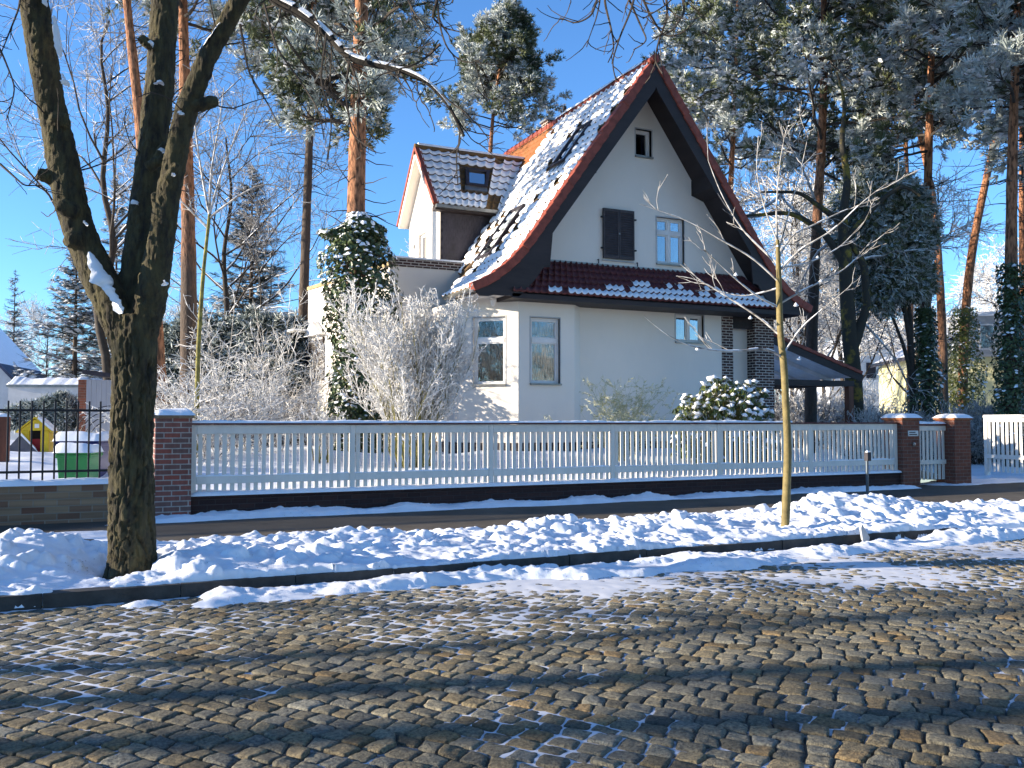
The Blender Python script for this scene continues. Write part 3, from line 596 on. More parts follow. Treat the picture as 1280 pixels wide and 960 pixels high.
# verge: barge boards and the row of red verge tiles
for side in (-1, 1):
    fn = main_roof(side); s = np.linspace(0, SLEN, 60); P, Nn = fn(s, np.full_like(s, YV)); dep = .34 + .10 * np.clip((s - 3) / 5, 0, 1)
    lowP = P - Nn * (dep + .03)[:, None]; lowP[:, 2] = np.where(s < 2.6, np.minimum(lowP[:, 2], 4.78 + np.clip((s - 1.25) / 1.0, 0, 1) * (5.6 - 4.78)), lowP[:, 2])
    lowP[:, 2] = np.maximum(lowP[:, 2], 4.74); 
    if side > 0: lowP[:, 0] = np.maximum(lowP[:, 0], RX)
    else: lowP[:, 0] = np.minimum(lowP[:, 0], RX)
    top = P - Nn * .02; B = MB(); yy = np.array([0, .05, 0])
    B.grid(np.stack([top, lowP], 1)); B.grid(np.stack([lowP, lowP + yy], 1)); B.grid(np.stack([lowP + yy, top + yy], 1)); B.add([top[0], lowP[0], lowP[0] + yy, top[0] + yy], [(0, 1, 2, 3)])
    HB(B.build('barge_board', M['browndark'])); B = MB(); n = int(SLEN / .37); rng = np.random.default_rng(3)
    for i in range(n):
        s = i * .37 + .19; P, Nn = fn(np.array([s]), np.array([YV])); P2, _ = fn(np.array([s + .05]), np.array([YV])); ax = P2[0] - P[0]; ax /= np.linalg.norm(ax); nn = Nn[0]
        ax2 = ax - nn * .06; B.obox(P[0] + nn * (.0 + rng.normal(0, .004)) + np.array([0, .085 + rng.normal(0, .006), 0]), ax2, (0, 1, 0), nn + ax * .06, .205, .135, .115)
    o = HB(B.build('verge_tiles', M['tile'])); md = o.modifiers.new('bevel', 'BEVEL'); md.width = .02; md.segments = 2
    B = MB(); P, Nn = fn(np.array([4.9]), np.array([YV + .5])); c = P[0] - Nn[0] * .17                      # purlin end boxed in under the verge
    x0, x1 = sorted((c[0] - side * .02, c[0] - side * .62)); poly = [(c[0] + side * .1, YV + .06, c[2] - .05), (c[0] - side * .50, YV + .06, c[2] + .72), (c[0] - side * .50, YV + .06, c[2] + .05)]
    poly = [(c[0] + side * .20, YV + .06, c[2] - .30), (c[0] - side * .22, YV + .06, c[2] + .28), (c[0] - side * .22, YV + .06, c[2] - .16)]
    B.prism(poly, (0, 0, 0), (0, .95, 0)); HB(B.build('purlin_end', M['browndark']))
B = MB(); rng = np.random.default_rng(1)
for i in range(int((YEND - YV) / .36)):
    y = YV + i * .36; B.tube([(RX, y - .02, RZ + .045), (RX, y + .36, RZ + .03)], [.135, .115], 12)
rt = HB(B.build('ridge_tiles', M['tile'], smooth=True)); B = MB(); ys = np.linspace(YV + .5, 26.4, 60); an = np.linspace(.2, math.pi - .2, 9)
G = np.stack([np.stack([RX + (.15 + .02 * vnoise(ys * 2, ys * 0)) * math.cos(a_), ys, RZ + .05 + (.15 + .03 * vnoise(ys * 3, ys * 0 + a_)) * math.sin(a_)], -1) for a_ in an], 1)
HB(B.grid(G).build('ridge_snow', M['snowfine'], smooth=True))
# eave gutter at the left foot
P, Nn = fnL(np.array([0.0]), np.array([YV])); gx_, gz_ = P[0][0] - .06, P[0][2] - .03; B = MB(); an = np.linspace(math.pi, 2 * math.pi, 9)
G = np.array([[(gx_ + .075 * math.cos(a_), y, gz_ + .075 * math.sin(a_)) for y in (YV + .02, 22.45)] for a_ in an]); B.grid(G); G2 = np.array([[(gx_ + .066 * math.cos(a_), y, gz_ + .066 * math.sin(a_)) for y in (YV + .02, 22.45)] for a_ in an]); B.grid(G2[::-1])
HB(B.build('gutter', M['zinc'], smooth=True))
B = MB(); B.prism([(8.55, YV + .06, 4.86), (10.0, YV + .06, 4.84), (12.4, YV + .06, 4.84), (12.4, YF - .0, 4.84), (10.07, 21.2, 4.84), (8.80, 22.5, 4.86), (8.55, 22.5, 4.86)], (0, 0, 0), (0, 0, .05)); HB(B.build('soffit', M['plaster']))
# roof lights
def rooflight(fn, s0, s1, t0, t1, lbl):
    B = MB()
    def sl(sa, sb, ta, tb, l0, l1, BB, m=0):
        P00, n0 = fn(np.array([(sa + sb) / 2]), np.array([(ta + tb) / 2])); Pa, _ = fn(np.array([sa]), np.array([ta])); Pb, _ = fn(np.array([sb]), np.array([ta])); Pc, _ = fn(np.array([sa]), np.array([tb]))
        e1 = Pb[0] - Pa[0]; e2 = Pc[0] - Pa[0]; BB.obox(P00[0] + n0[0] * (l0 + l1) / 2, e1, e2, n0[0], np.linalg.norm(e1) / 2, np.linalg.norm(e2) / 2, abs(l1 - l0) / 2, m)
    k = .09; sl(s0, s0 + k, t0, t1, 0, .15, B); sl(s1 - k, s1, t0, t1, 0, .15, B); sl(s0 + k, s1 - k, t0, t0 + k, 0, .15, B); sl(s0 + k, s1 - k, t1 - k, t1, 0, .15, B)
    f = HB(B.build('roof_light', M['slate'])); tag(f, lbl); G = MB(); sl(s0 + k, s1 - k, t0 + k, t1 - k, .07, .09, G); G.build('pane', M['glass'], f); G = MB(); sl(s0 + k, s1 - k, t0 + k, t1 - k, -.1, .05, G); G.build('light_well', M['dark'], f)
    G = MB(); sl(s0 - .22, s0, t0 - .02, t1 + .02, .03, .09, G); G.build('flashing', M['zinc'], f)
def s_at_x(x): return SLEN - np.interp(RX - x, HP[:, 0], HS)
rooflight(fnL, s_at_x(10.12), s_at_x(11.25), 23.05, 24.05, 'large dark roof light low on the left slope')
rooflight(fnL, s_at_x(12.08), s_at_x(13.0), 22.2, 23.05, 'roof light high on the left slope')
# chimney and vent
B = MB(); B.box(13.95, 14.5, 27.0, 27.5, 10.5, 11.93); ch = HB(B.build('chimney', M['brickdark'])); B = MB(); B.box(13.90, 14.55, 26.95, 27.55, 11.93, 12.0); HB(B.build('chimney_cap', M['zinc']))
B = MB(); B.tube([(13.95, 25.8, 11.2), (13.95, 25.8, 11.9)], .05, 12); B.tube([(13.95, 25.8, 11.9), (13.95, 25.8, 12.0)], .07, 12); HB(B.build('vent_pipe', M['iron']))
# pent roof over the ground floor
pf, PLn, PW = plane_roof((9.62, YV - .02, 4.93), (18.35, YV - .02, 4.93), (10.35, YF, 5.97), (17.75, YF, 5.97))
def snow_pent(s, t, rng):
    lim = np.interp(t, [0, 1.2, 2.6, 4.5, 8.8], [-.2, .15, .45, .75, .62]); return (s < lim + .12 * rng.normal(size=len(s)))
o, sn = tiles(pf, PLn, 0, PW, None, [M['tiledark']], pitch=.30, wd=.20, snow=snow_pent, seed=7, th=.035, name='pent_roof_tiles'); HB(o)
B = MB(); B.prism([(9.62, YV + .0, 4.86), (9.62, YV, 4.74), (9.62, YF, 4.74), (9.62, YF, 5.86)], (0, 0, 0), (8.75, 0, 0)); HB(B.build('pent_roof_board', M['browndark']))
B = MB(); B.box(10.4, 17.75, YF - .03, YF + .01, 5.93, 6.0); HB(B.build('flashing', M['zinc']))
# porch at the right end of the ground floor
B = MB(); B.box(17.0, 17.42, 21.59, 22.0, .45, 4.78); B.box(18.27, 18.99, 21.59, 22.3, .45, 4.78); HB(B.build('porch_pier', M['brickdark']))
B = MB(); B.box(17.42, 18.27, 21.98, 22.05, .45, 4.5); HB(B.build('porch_wall', M['plaster']))
B = MB()
for i in range(13): B.box(17.425 + i * .065, 17.48 + i * .065, 21.70, 21.74, 4.40, 4.78)
HB(B.build('porch_slats', M['browndark']))
B = MB(); B.tube([(9.45, 21.45, 4.76), (9.45, 21.45, 4.83)], [.09, .07], 16); B.tube([(9.45, 21.45, 4.62), (9.45, 21.45, 4.76)], [.04, .09], 16); HB(B.build('soffit_lamp', M['white'], smooth=True))
# dormer
DY0, DY1, DX, DZ, DE, DR = 25.9, 28.9, 9.62, 6.2, 8.36, 10.44; DYR = 27.4; XJ = 13.2
B = MB(); B.add([(DX, DY0, DZ), (DX, DY1, DZ), (DX, DY1, DE), (DX, DYR, DR - .1), (DX, DY0, DE)], quads=None, tris=[(0, 2, 1), (0, 4, 2), (4, 3, 2)]); dw = None
W = MB(); wall(W, [(DY0, DZ), (DY1, DZ), (DY1, DE), (DYR, DR - .12), (DY0, DE)], [rect(27.2, 27.95, 6.75, 7.72)], lambda u, z: (DX, u, z), (-1, 0, 0)); HB(W.build('dormer_wall', M['plaster']))
HB(window(None, (DX, 27.95, 6.75), (0, -1, 0), (-1, 0, 0), .75, .97, 1, None, 'small dormer window on the left facing gable', trim=False))
B = MB(); B.add([(DX, DY0, DZ), (DX, DY0, DE), (12.2, DY0, DE), (10.1, DY0, DZ)], [(0, 3, 2, 1)]); B.add([(DX, DY1, DZ), (DX, DY1, DE), (12.2, DY1, DE), (10.1, DY1, DZ)], [(0, 3, 2, 1)])
def slate_wall():
    m = mat('slate_shingle', (.036, .030, .040), .55, .35, 5, spec=.4); return m
B2 = MB(); rngd = np.random.default_rng(4)
for i in range(16):                                    # diagonal slate hanging on the cheek, each course lapped
    for j in range(22):
        z0 = DZ + i * .135; xx = DX + .02 + j * .12 + (i % 2) * .06; xr = RX - np.interp(RZ - z0 - .10, HP[:, 1], HP[:, 0])
        if xx + .1 < xr + .05 and z0 < DE - .1: B2.obox((xx + .06, DY0 - .02, z0 + .08), (1, 0, 0), (0, 1, .06), (0, -.06, 1), .058, .006, .09)
HB(B.build('dormer_cheek', M['slate'])); HB(B2.build('slate_hanging', slate_wall()))
dverge = DX - .32
fnD1, DL, DWd = plane_roof((dverge + .1, DY0 - .28, DE - .12), (11.62, DY0 - .28, DE - .12), (dverge + .1, DYR, DR), (13.15, DYR, DR))
fnD2, DL2, DW2 = plane_roof((dverge + .1, DY1 + .28, DE - .12), (11.62, DY1 + .28, DE - .12), (dverge + .1, DYR, DR), (13.15, DYR, DR))
DSK = (1.02, 1.92, .95, 1.55)
def snow_d(s, t, rng):
    return ~((s > DSK[0] - .35) & (s < DSK[1] + .25) & (t > DSK[2] - .2) & (t < DSK[3] + .05)) & (rng.random(len(s)) > .02) & ~((s < .6) & (np.abs(t - 1.75) < .22))
o, sn = tiles(fnD1, DL, 0, DWd, None, [M['tilesoot']], pitch=.37, wd=.2, snow=snow_d, seed=11, th=.05, name='dormer_roof_tiles'); HB(o)
o, sn = tiles(fnD2, DL2, 0, DW2, None, [M['tile']], pitch=.37, wd=.28, snow=lambda s, t, r: r.random(len(s)) > .5, seed=12, name='dormer_roof_tiles'); HB(o)
rooflight(fnD1, DSK[0], DSK[1], DSK[2], DSK[3], 'small roof light in the snowy dormer roof')
for sg, y_e in ((-1, DY0 - .28), (1, DY1 + .28)):
    a = np.array([dverge, y_e, DE - .12]); c = np.array([dverge, DYR, DR]); d = (c - a) / np.linalg.norm(c - a); n = np.array([0, -d[2] * sg * -1, d[1] * 1]); n = np.cross(d, (1, 0, 0)); n = n if n[2] > 0 else -n; L = np.linalg.norm(c - a)
    B = MB(); B.obox((a + c) / 2 + n * .03 + np.array([.06, 0, 0]), d, (1, 0, 0), n, L / 2 + .02, .09, .06); HB(B.build('verge_tiles', M['tile']))
    B = MB(); B.obox((a + c) / 2 - n * .10 + np.array([.02, 0, 0]), d, (1, 0, 0), n, L / 2, .02, .07); B.obox((a + c) / 2 - n * .15 + np.array([.2, 0, 0]), d, (1, 0, 0), n, L / 2, .18, .012); HB(B.build('barge_board', M['plaster']))
B = MB(); B.tube([(dverge - .02, DYR, DR + .06), (13.3, DYR, DR + .06)], .10, 10); HB(B.build('ridge_tiles', M['tilesoot'], smooth=True)); B = MB(); B.tube([(dverge + .1, DYR, DR + .12), (13.3, DYR, DR + .12)], .085, 10); HB(B.build('ridge_snow', M['snowfine'], smooth=True))
B = MB(); B.box(dverge + .05, 11.65, DY0 - .31, DY0 - .02, DE - .30, DE - .16); HB(B.build('dormer_fascia', M['browndark'])); B = MB(); B.box(dverge + .05, 11.7, DY0 - .40, DY0 - .30, DE - .24, DE - .14); HB(B.build('gutter', M['zinc']))
B = MB(); B.tube([(DX - .10, 28.35, 7.42), (DX, 28.35, 7.42)], [.09, .05], 12); HB(B.build('wall_lamp', M['white'], smooth=True))
# flat roofed wing behind the ivy
AX, AY = 7.82, 25.3; BX, BY = 6.75, 31.4
W = MB(); flat_wall((AX, AY), (10.6, AY), .5, 6.17); flat_wall((BX, BY), (AX, AY), .5, 6.17); flat_wall((10.6, BY), (BX, BY), .5, 6.3); HB(W.build('wing_wall', M['plaster']))
B = MB(); B.prism([(AX - .03, AY - .02, 6.17), (10.6, AY - .02, 6.17), (10.6, AY + .3, 6.17), (AX + .25, AY + .3, 6.17)], (0, 0, 0), (0, 0, .25)); HB(B.build('parapet', M['brickdark']))
B = MB(); B.prism([(AX - .04, AY - .015, 6.17), (AX + .25, AY + .3, 6.17), (BX + .28, BY, 6.17), (BX - .05, BY, 6.17)], (0, 0, 0), (0, 0, .12)); HB(B.build('parapet', mat('ochre_coping', (.35, .26, .13), .8)))
B = MB(); B.prism([(AX - .06, AY - .05, 6.42), (10.6, AY - .05, 6.42), (10.6, AY + .34, 6.42), (AX + .28, AY + .34, 6.42)], (0, 0, 0), (0, 0, .05)); HB(B.build('coping_snow', M['snowfine']))
B = MB(); B.add([(AX, AY + .2, 6.2), (10.6, AY + .2, 6.2), (10.6, BY, 6.2), (BX, BY, 6.2)], [(0, 1, 2, 3)]); HB(B.build('flat_roof', M['snow']))
ab = np.array([AX - BX, AY - BY, 0]); abl = np.linalg.norm(ab); ab /= abl; an_ = np.array([ab[1], -ab[0], 0])
def onw(u, z, off=0): return np.array([BX, BY, 0]) + ab * u + an_ * off + np.array([0, 0, z])
for k in range(2):
    B = MB()
    for zz in np.arange(3.0, 4.42, .075): B.obox(onw(.55 + k * .62, zz, .05), ab, an_ + np.array([0, 0, -.6]), (0, 0, 1), .27, .035, .006)
    for u_ in (.26 + k * .62, .84 + k * .62): B.obox(onw(u_, 3.7, .05), ab, an_, (0, 0, 1), .025, .03, .74)
    HB(B.build('louvred_shutter', M['browndark']))
B = MB(); B.obox(onw(.86, 3.7, .03), ab, an_, (0, 0, 1), .05, .03, .76); HB(B.build('window_frame', M['white']))
B = MB(); p = [onw(.2, 4.5), onw(1.6, 4.5), onw(.9, 5.0)]; B.prism(p, (0, 0, 0), an_ * .25); HB(B.build('door_hood', M['white']))
B = MB(); c = onw(-.25, 4.66, .25); B.obox(c, ab, an_, (0, 0, 1), .75, .45, .035); HB(B.build('canopy', M['zinc']))
B = MB(); c = onw(-.25, 4.72, .25); B.obox(c, ab, an_, (0, 0, 1), .77, .47, .03); HB(B.build('canopy_snow', M['snowfine']))
B = MB(); B.obox(onw(.03, 2.6, .06), ab, an_, (0, 0, 1), .05, .05, 2.1); HB(B.build('downpipe', M['iron']))
# carport leaning on the right wall: moves with the house
V0, V1 = np.array([19.0, 21.75, 4.32]), np.array([22.9, 21.75, 3.14]); d = (V1 - V0) / np.linalg.norm(V1 - V0); n = np.array([-d[2], 0, d[0]]); CD = 5.2; L = np.linalg.norm(V1 - V0)
B = MB(); B.obox((V0 + V1) / 2 - n * .16 + np.array([0, .02, 0]), d, (0, 1, 0), n, L / 2, .025, .12); HB(B.build('carport_barge_board', M['browndark']))
B = MB()
for i in range(int(L / .33)):
    c = V0 + d * (.17 + i * .33); B.obox(c - n * .0 + np.array([0, .10, 0]), d - n * -.05, (0, 1, 0), n, .18, .14, .055)
o = HB(B.build('carport_verge_tiles', M['tile'])); md = o.modifiers.new('bevel', 'BEVEL'); md.width = .015; md.segments = 2
cp, cL, cW = plane_roof(V1 + [0, .2, 0], V1 + [0, CD, 0], V0 + [0, .2, 0], V0 + [0, CD, 0])
o, sn = tiles(cp, cL, 0, cW, None, [M['tile']], snow=lambda s, t, r: r.random(len(s)) > .1, name='carport_roof_tiles', seed=20); HB(o)
B = MB()
for i in range(9):
    y0 = i * CD / 9; c = (V0 + V1) / 2 - n * .11 + np.array([0, y0 + CD / 18, 0]); B.obox(c, d, (0, 1, 0), n, L / 2 - .03, CD / 18 - .004, .012)
HB(B.build('carport_ceiling', M['boards'])); B = MB()
for y0 in (1.4, 2.9, 4.5): B.obox((V0 + V1) / 2 - n * .19 + np.array([0, y0, 0]), d, (0, 1, 0), n, L / 2 - .05, .05, .065)
HB(B.build('carport_rafter', M['boards']))
B = MB(); B.box(19.0, 22.5, 21.78, 21.92, 2.72, 2.90); B.box(22.28, 22.44, 21.93, 26.9, 2.74, 2.92); HB(B.build('carport_beam', M['browndark']))
for y in (21.78, 26.6): B = MB(); B.box(22.26, 22.46, y, y + .2, .1, 2.72); HB(B.build('carport_post', M['wood']))
B = MB(); B.box(18.99, 19.06, 22.3, 27, .4, 4.1); HB(B.build('carport_side_wall', M['boards']))

# ------------------------------------------------------------------ fences, walls and gate along the pavement
def snowcap(name, x0, x1, y0, y1, z, h, parent, seed=0, over=.02, dome=.6):
    """a rounded pillow of snow on a flat top"""
    nx = max(7, int((x1 - x0) / .05)); ny = 9; u = np.linspace(0, 1, nx); v = np.linspace(0, 1, ny); U, V = np.meshgrid(u, v, indexing='ij')
    e = np.minimum(np.minimum(U, 1 - U) * (x1 - x0), np.minimum(V, 1 - V) * (y1 - y0)); H = h * np.clip(e / (.5 * min(x1 - x0, y1 - y0, .2)), 0, 1) ** dome
    X = x0 - over + U * (x1 - x0 + 2 * over); Y = y0 - over + V * (y1 - y0 + 2 * over); H = H * (1 + .25 * fbm(X * 3 + seed, Y * 3, o=3)) + .006 * fbm(X * 14 + seed, Y * 14, o=2)
    edge = (U == 0) | (U == 1) | (V == 0) | (V == 1); Z = z + np.where(edge, -.012, H)
    return MB().grid(np.stack([X, Y, Z], -1)[:, ::-1]).build(name, M['snowfine'], parent, smooth=True)
def bev(o, w=.006, seg=2):
    md = o.modifiers.new('bevel', 'BEVEL'); md.width = w; md.segments = seg; md.limit_method = 'ANGLE'; return o
FX0, FX1, FY = 1.42, 17.08, 15.30
# the low dark brick wall with its snow ledge
t = thing('garden_wall', 'low dark red brick wall carrying the white picket fence', 'garden wall', (0, 0, 0))
B = MB(); B.box(FX0, 17.12, FY - .10, FY + .22, -.05, .36); B.box(FX0, 17.12, FY - .13, FY + .25, .36, .405); B.build('wall', M['brickwall'], t)
snowcap('ledge_snow', FX0, 17.4, FY - .13, FY + .05, .405, .05, t, 2); snowcap('ledge_snow', FX0, 17.1, FY + .09, FY + .25, .405, .06, t, 8)
# picket fence: one panel between each pair of posts
t = thing('picket_fence', 'long white picket fence on the low brick wall in front of the house', 'fence', (0, 0, 0))
posts = [FX0 + .04, 4.07, 6.69, 9.32, 11.92, 14.42, FX1 - .04]; rng = np.random.default_rng(2)
for x in posts: bev(MB().box(x - .045, x + .045, FY - .045, FY + .045, .40, 1.53).build('post', M['fence'], t))
for a, c in zip(posts[:-1], posts[1:]):
    x0, x1 = a + .047, c - .047; n = int(round((x1 - x0) / .126)); st = (x1 - x0) / n; B = MB()
    for i in range(n):
        xc = x0 + (i + .5) * st + rng.normal(0, .002); tl = rng.normal(0, .0045); yo = rng.normal(0, .0015); B.obox((xc, FY + .011 + yo, .977), (1, 0, -tl), (0, 1, 0), (tl, 0, 1), .036 + rng.normal(0, .0012), .011, .522 + rng.normal(0, .003))
    bev(B.build('pickets', M['fence'], t), .004, 1)
    B = MB(); B.box(x0, x1, FY - .042, FY - .004, 1.385, 1.53); bev(B.build('top_rail', M['fence'], t)); B = MB(); B.box(x0, x1, FY - .042, FY - .004, .575, .70); bev(B.build('bottom_rail', M['fence'], t))
    u = np.arange(x0, x1, .02); hh = np.clip(.016 + .020 * vnoise(u * 2.3, u * 0 + 7) + .008 * vnoise(u * 11, u * 0), -.004, .05); an = np.linspace(0, math.pi, 6)
    MB().grid(np.stack([np.stack([u, FY - .022 - .021 * math.cos(a_) + 0 * u, .699 + hh * math.sin(a_)], -1) for a_ in an], 1)).build('rail_snow', M['snowfine'], t, smooth=True)
B = MB(); B.box(FX0, FX1, FY - .085, FY + .075, 1.533, 1.565); bev(B.build('cap_board', M['tiledark'], t))
sx = np.arange(FX0, 13.9, .02); keep = vnoise(sx * 1.3, sx * 0) > -.96; ed = .03 * vnoise(sx * 2.2, sx * 0 + 3) + .012 * vnoise(sx * 9, sx * 0); cs = []
for a_ in np.linspace(0, math.pi, 9): cs.append(np.stack([sx, FY - .005 - (.085 + ed * .5 * (math.cos(a_) > 0)) * math.cos(a_), 1.563 + (.040 + .010 * vnoise(sx * 1.7, sx * 0 + 6) + .006 * vnoise(sx * 11, sx * 0 + 6)) * math.sin(a_)], -1))
MB().grid(np.stack(cs, 1)).build('cap_snow', M['snowfine'], t, smooth=True)
# brick pillars
def pillar(x0, x1, lbl, m, grp=None, top=1.68, y0=15.12, y1=15.66):
    t = thing('gate_pillar' if x0 > 10 else 'brick_pillar', lbl, 'brick pillar', ((x0 + x1) / 2, (y0 + y1) / 2, 0), grp); o = t.location
    def L(a): return (a[0] - o[0], a[1] - o[0], a[2] - o[1], a[3] - o[1], a[4], a[5])
    MB().box(*L((x0, x1, y0, y1, -.05, top - .06))).build('shaft', m, t); bev(MB().box(*L((x0 - .035, x1 + .035, y0 - .035, y1 + .035, top - .058, top))).build('cap', M['sandbrick'] if x0 < 10 else M['tileold'], t))
    snowcap('cap_snow', x0 - .04 - o[0], x1 + .04 - o[0], y0 - .04 - o[1], y1 + .04 - o[1], top, .085, t, x0, .015, .75); return t
pillar(.88, 1.42, 'reddish brick pillar with snowy cap at the left end of the white fence', M['brickred'], top=1.70)
gp = pillar(17.10, 17.66, 'russet brick gate pillar left of the small gate with name plate and bell', M['brickpier']); pillar(18.84, 19.40, 'russet brick gate pillar right of the small gate beside the driveway', M['brickpier'])
o = gp.location; bev(MB().box(17.27 - o[0], 17.60 - o[0], 15.10 - o[1], 15.118 - o[1], 1.24, 1.37).build('name_plate', M['label'], gp)); B = MB()
for zz, w_ in ((1.33, .20), (1.28, .25)): B.box(17.30 - o[0], 17.30 + w_ - o[0], 15.096 - o[1], 15.099 - o[1], zz - .012, zz + .012)
B.build('name_plate_lettering', M['slate'], gp); MB().tube([(17.45 - o[0], 15.12 - o[1], 1.05), (17.45 - o[0], 15.09 - o[1], 1.05)], .045, 16).build('bell_push', M['zinc'], gp, smooth=False)
# garden gate
t = thing('garden_gate', 'small white slatted gate with red capping between two brick pillars', 'gate', (18.25, 15.4, 0)); n = 9
B = MB()
for i in range(n): xc = -.54 + i * 1.08 / (n - 1); B.box(xc - .04, xc + .04, 0, .022, .18, 1.46)
bev(B.build('slats', M['fence'], t), .004, 1)
for nm, z0, z1 in (('top_rail', 1.36, 1.48), ('bottom_rail', .55, .66)): bev(MB().box(-.585, .585, -.04, -.004, z0, z1).build(nm, M['fence'], t))
bev(MB().box(-.59, .59, -.07, .06, 1.483, 1.54).build('cap_board', M['tiledark'], t)); snowcap('cap_snow', -.57, .55, -.06, .05, 1.54, .04, t, 5)
MB().box(-.5, -.46, -.075, -.042, 1.0, 1.12).build('lock', M['zinc'], t)
# neighbour's sunlit fence across the driveway
t = thing('picket_fence', 'sunlit white picket fence at the right edge beyond the driveway', 'fence', (22.1, 16.7, .12)); dr = np.array([-.12, -.993, 0]); nr = np.array([-.993, .12, 0]); B = MB()
for i in range(26): B.obox(dr * (.06 + i * .145) + np.array([0, 0, .82]), dr, nr, (0, 0, 1), .042, .012, .72)
bev(B.build('pickets', M['fence'], t), .004, 1)
for nm, zc, h in (('top_rail', 1.50, .05), ('bottom_rail', .52, .055)): bev(MB().obox(dr * 1.9 + nr * .034 + np.array([0, 0, zc]), dr, nr, (0, 0, 1), 1.95, .02, h).build(nm, M['fence'], t))
MB().obox(dr * 1.9 + np.array([0, 0, 1.585]), dr, nr, (0, 0, 1), 1.98, .07, .02).build('cap_board', M['fence'], t); MB().obox(dr * 1.9 + np.array([0, 0, 1.62]), dr, nr, (0, 0, 1), 1.98, .06, .018).build('cap_snow', M['snowfine'], t)
MB().obox(dr * -.03 + np.array([0, 0, .8]), dr, nr, (0, 0, 1), .05, .05, .8).build('post', M['fence'], t)
# left neighbour: old brick wall with black railings
t = thing('brick_wall', 'old mixed brick retaining wall under the black iron railings', 'garden wall', (0, 0, 0)); MB().box(-14, .87, 15.2, 15.56, -.05, .64).build('wall', M['sandbrick'], t); snowcap('coping_snow', -14, .87, 15.2, 15.56, .64, .07, t, 4, .015)
t = thing('iron_railing', 'black iron railings with plain bars on the old brick wall', 'railing', (0, 0, 0)); k = 0
for i in range(60):
    x = .72 - i * .157
    MB().tube([(x, 15.36, .64), (x, 15.36, 1.90)], .015, 6).build('bar', M['iron'], t)
for nm, z in (('top_rail', 1.76), ('bottom_rail', .83)): MB().box(-8.9, .85, 15.34, 15.38, z - .018, z + .018).build(nm, M['iron'], t)
# concentric hoops of the old gate beyond
t = thing('hoop_gate', 'black iron garden gate of concentric hoops beside the pale shed', 'gate', tuple(gz(at(139, 545, 25)))); B = MB()
for r_ in (.95, .82, .69, .56):
    a_ = np.linspace(math.pi * .5, math.pi, 16); B.tube(np.stack([r_ * np.cos(a_), 0 * a_, .35 + r_ * np.sin(a_) * 1.05], -1), .013, 6); B.tube([(-r_, 0, .36), (-r_, 0, -.05)], .013, 6)
B.tube([(0, 0, -.1), (0, 0, 1.45)], .025, 8); B.tube([(-.97, 0, .36), (0, 0, .36)], .012, 6); B.build('hoops', M['iron'], t)
# sign post on the pavement
t = thing('marker_post', 'short grey steel marker post on the pavement before the right fence end', 'post', (14.52, 13.75, .05)); MB().tube([(0, 0, 0), (0, 0, .88)], .03, 12).build('pole', M['steel'], t, smooth=True)
B = MB(); B.box(-.03, .07, -.05, .05, .72, .90); bev(B.build('marker_head', M['slate'], t)); snowcap('cap_snow', -.02, .06, -.04, .04, .90, .03, t, 1, 0)
# broken kerb splinter lying in the snow
t = thing('stone_splinter', 'pale upright stone splinter leaning against the kerb edge', 'stone', (9.05, 8.62, .05)); B = MB(); B.prism([(-.03, 0, -.04), (.06, 0, -.05), (.10, .02, .04), (-.02, .03, .22), (-.05, .02, .16)], (0, 0, 0), (.02, .05, .01)); bev(B.build('stone', M['trim'], t))

# ------------------------------------------------------------------ trees and shrubs
def grow(P, D, L, r0, rng, K=4, wander=.15, up=0.0, taper=.35):
    """grow N branches of K segments; returns points (N,K+1,3) and radii (N,K+1)"""
    P = np.array(P, float); D = np.array(D, float); D = D / np.linalg.norm(D, axis=1, keepdims=True); N = len(P)
    L = np.broadcast_to(np.asarray(L, float), (N,)); r0 = np.broadcast_to(np.asarray(r0, float), (N,)); pts = [P]; rad = [r0]
    for k in range(K):
        D = D + rng.normal(size=(N, 3)) * wander; D[:, 2] += up; D = D / np.linalg.norm(D, axis=1, keepdims=True)
        P = P + D * (L / K)[:, None]; pts.append(P); rad.append(r0 * (1 - (1 - taper) * (k + 1) / K))
    return np.stack(pts, 1), np.stack(rad, 1)
def spawn(pts, rad, n, rng, t0=.25, t1=1.0, ang=(.5, 1.1), dz=0.0):
    """start points and directions for n children on every branch"""
    N, K1, _ = pts.shape; t = np.sort(rng.uniform(t0, t1, (N, n)), 1) * (K1 - 1); i = np.minimum(t.astype(int), K1 - 2); f = (t - i)[..., None]; ar = np.arange(N)[:, None]
    a = pts[ar, i]; b = pts[ar, i + 1]; P = a * (1 - f) + b * f; d = b - a; d /= np.linalg.norm(d, axis=-1, keepdims=True) + 1e-9
    r = rad[ar, i] * (1 - f[..., 0]) + rad[ar, i + 1] * f[..., 0]; u, w = perp(d); ph = rng.uniform(0, 2 * math.pi, (N, n))[..., None]; an = rng.uniform(*ang, (N, n))[..., None]
    D = d * np.cos(an) + (u * np.cos(ph) + w * np.sin(ph)) * np.sin(an); D[..., 2] += dz
    return P.reshape(-1, 3), D.reshape(-1, 3), r.reshape(-1), (t / (K1 - 1)).reshape(-1)
def br(B, pts, rad, n=4, mat=0):
    B.sticks(pts[:, :-1].reshape(-1, 3), pts[:, 1:].reshape(-1, 3), rad[:, :-1].reshape(-1), rad[:, 1:].reshape(-1), n, mat)
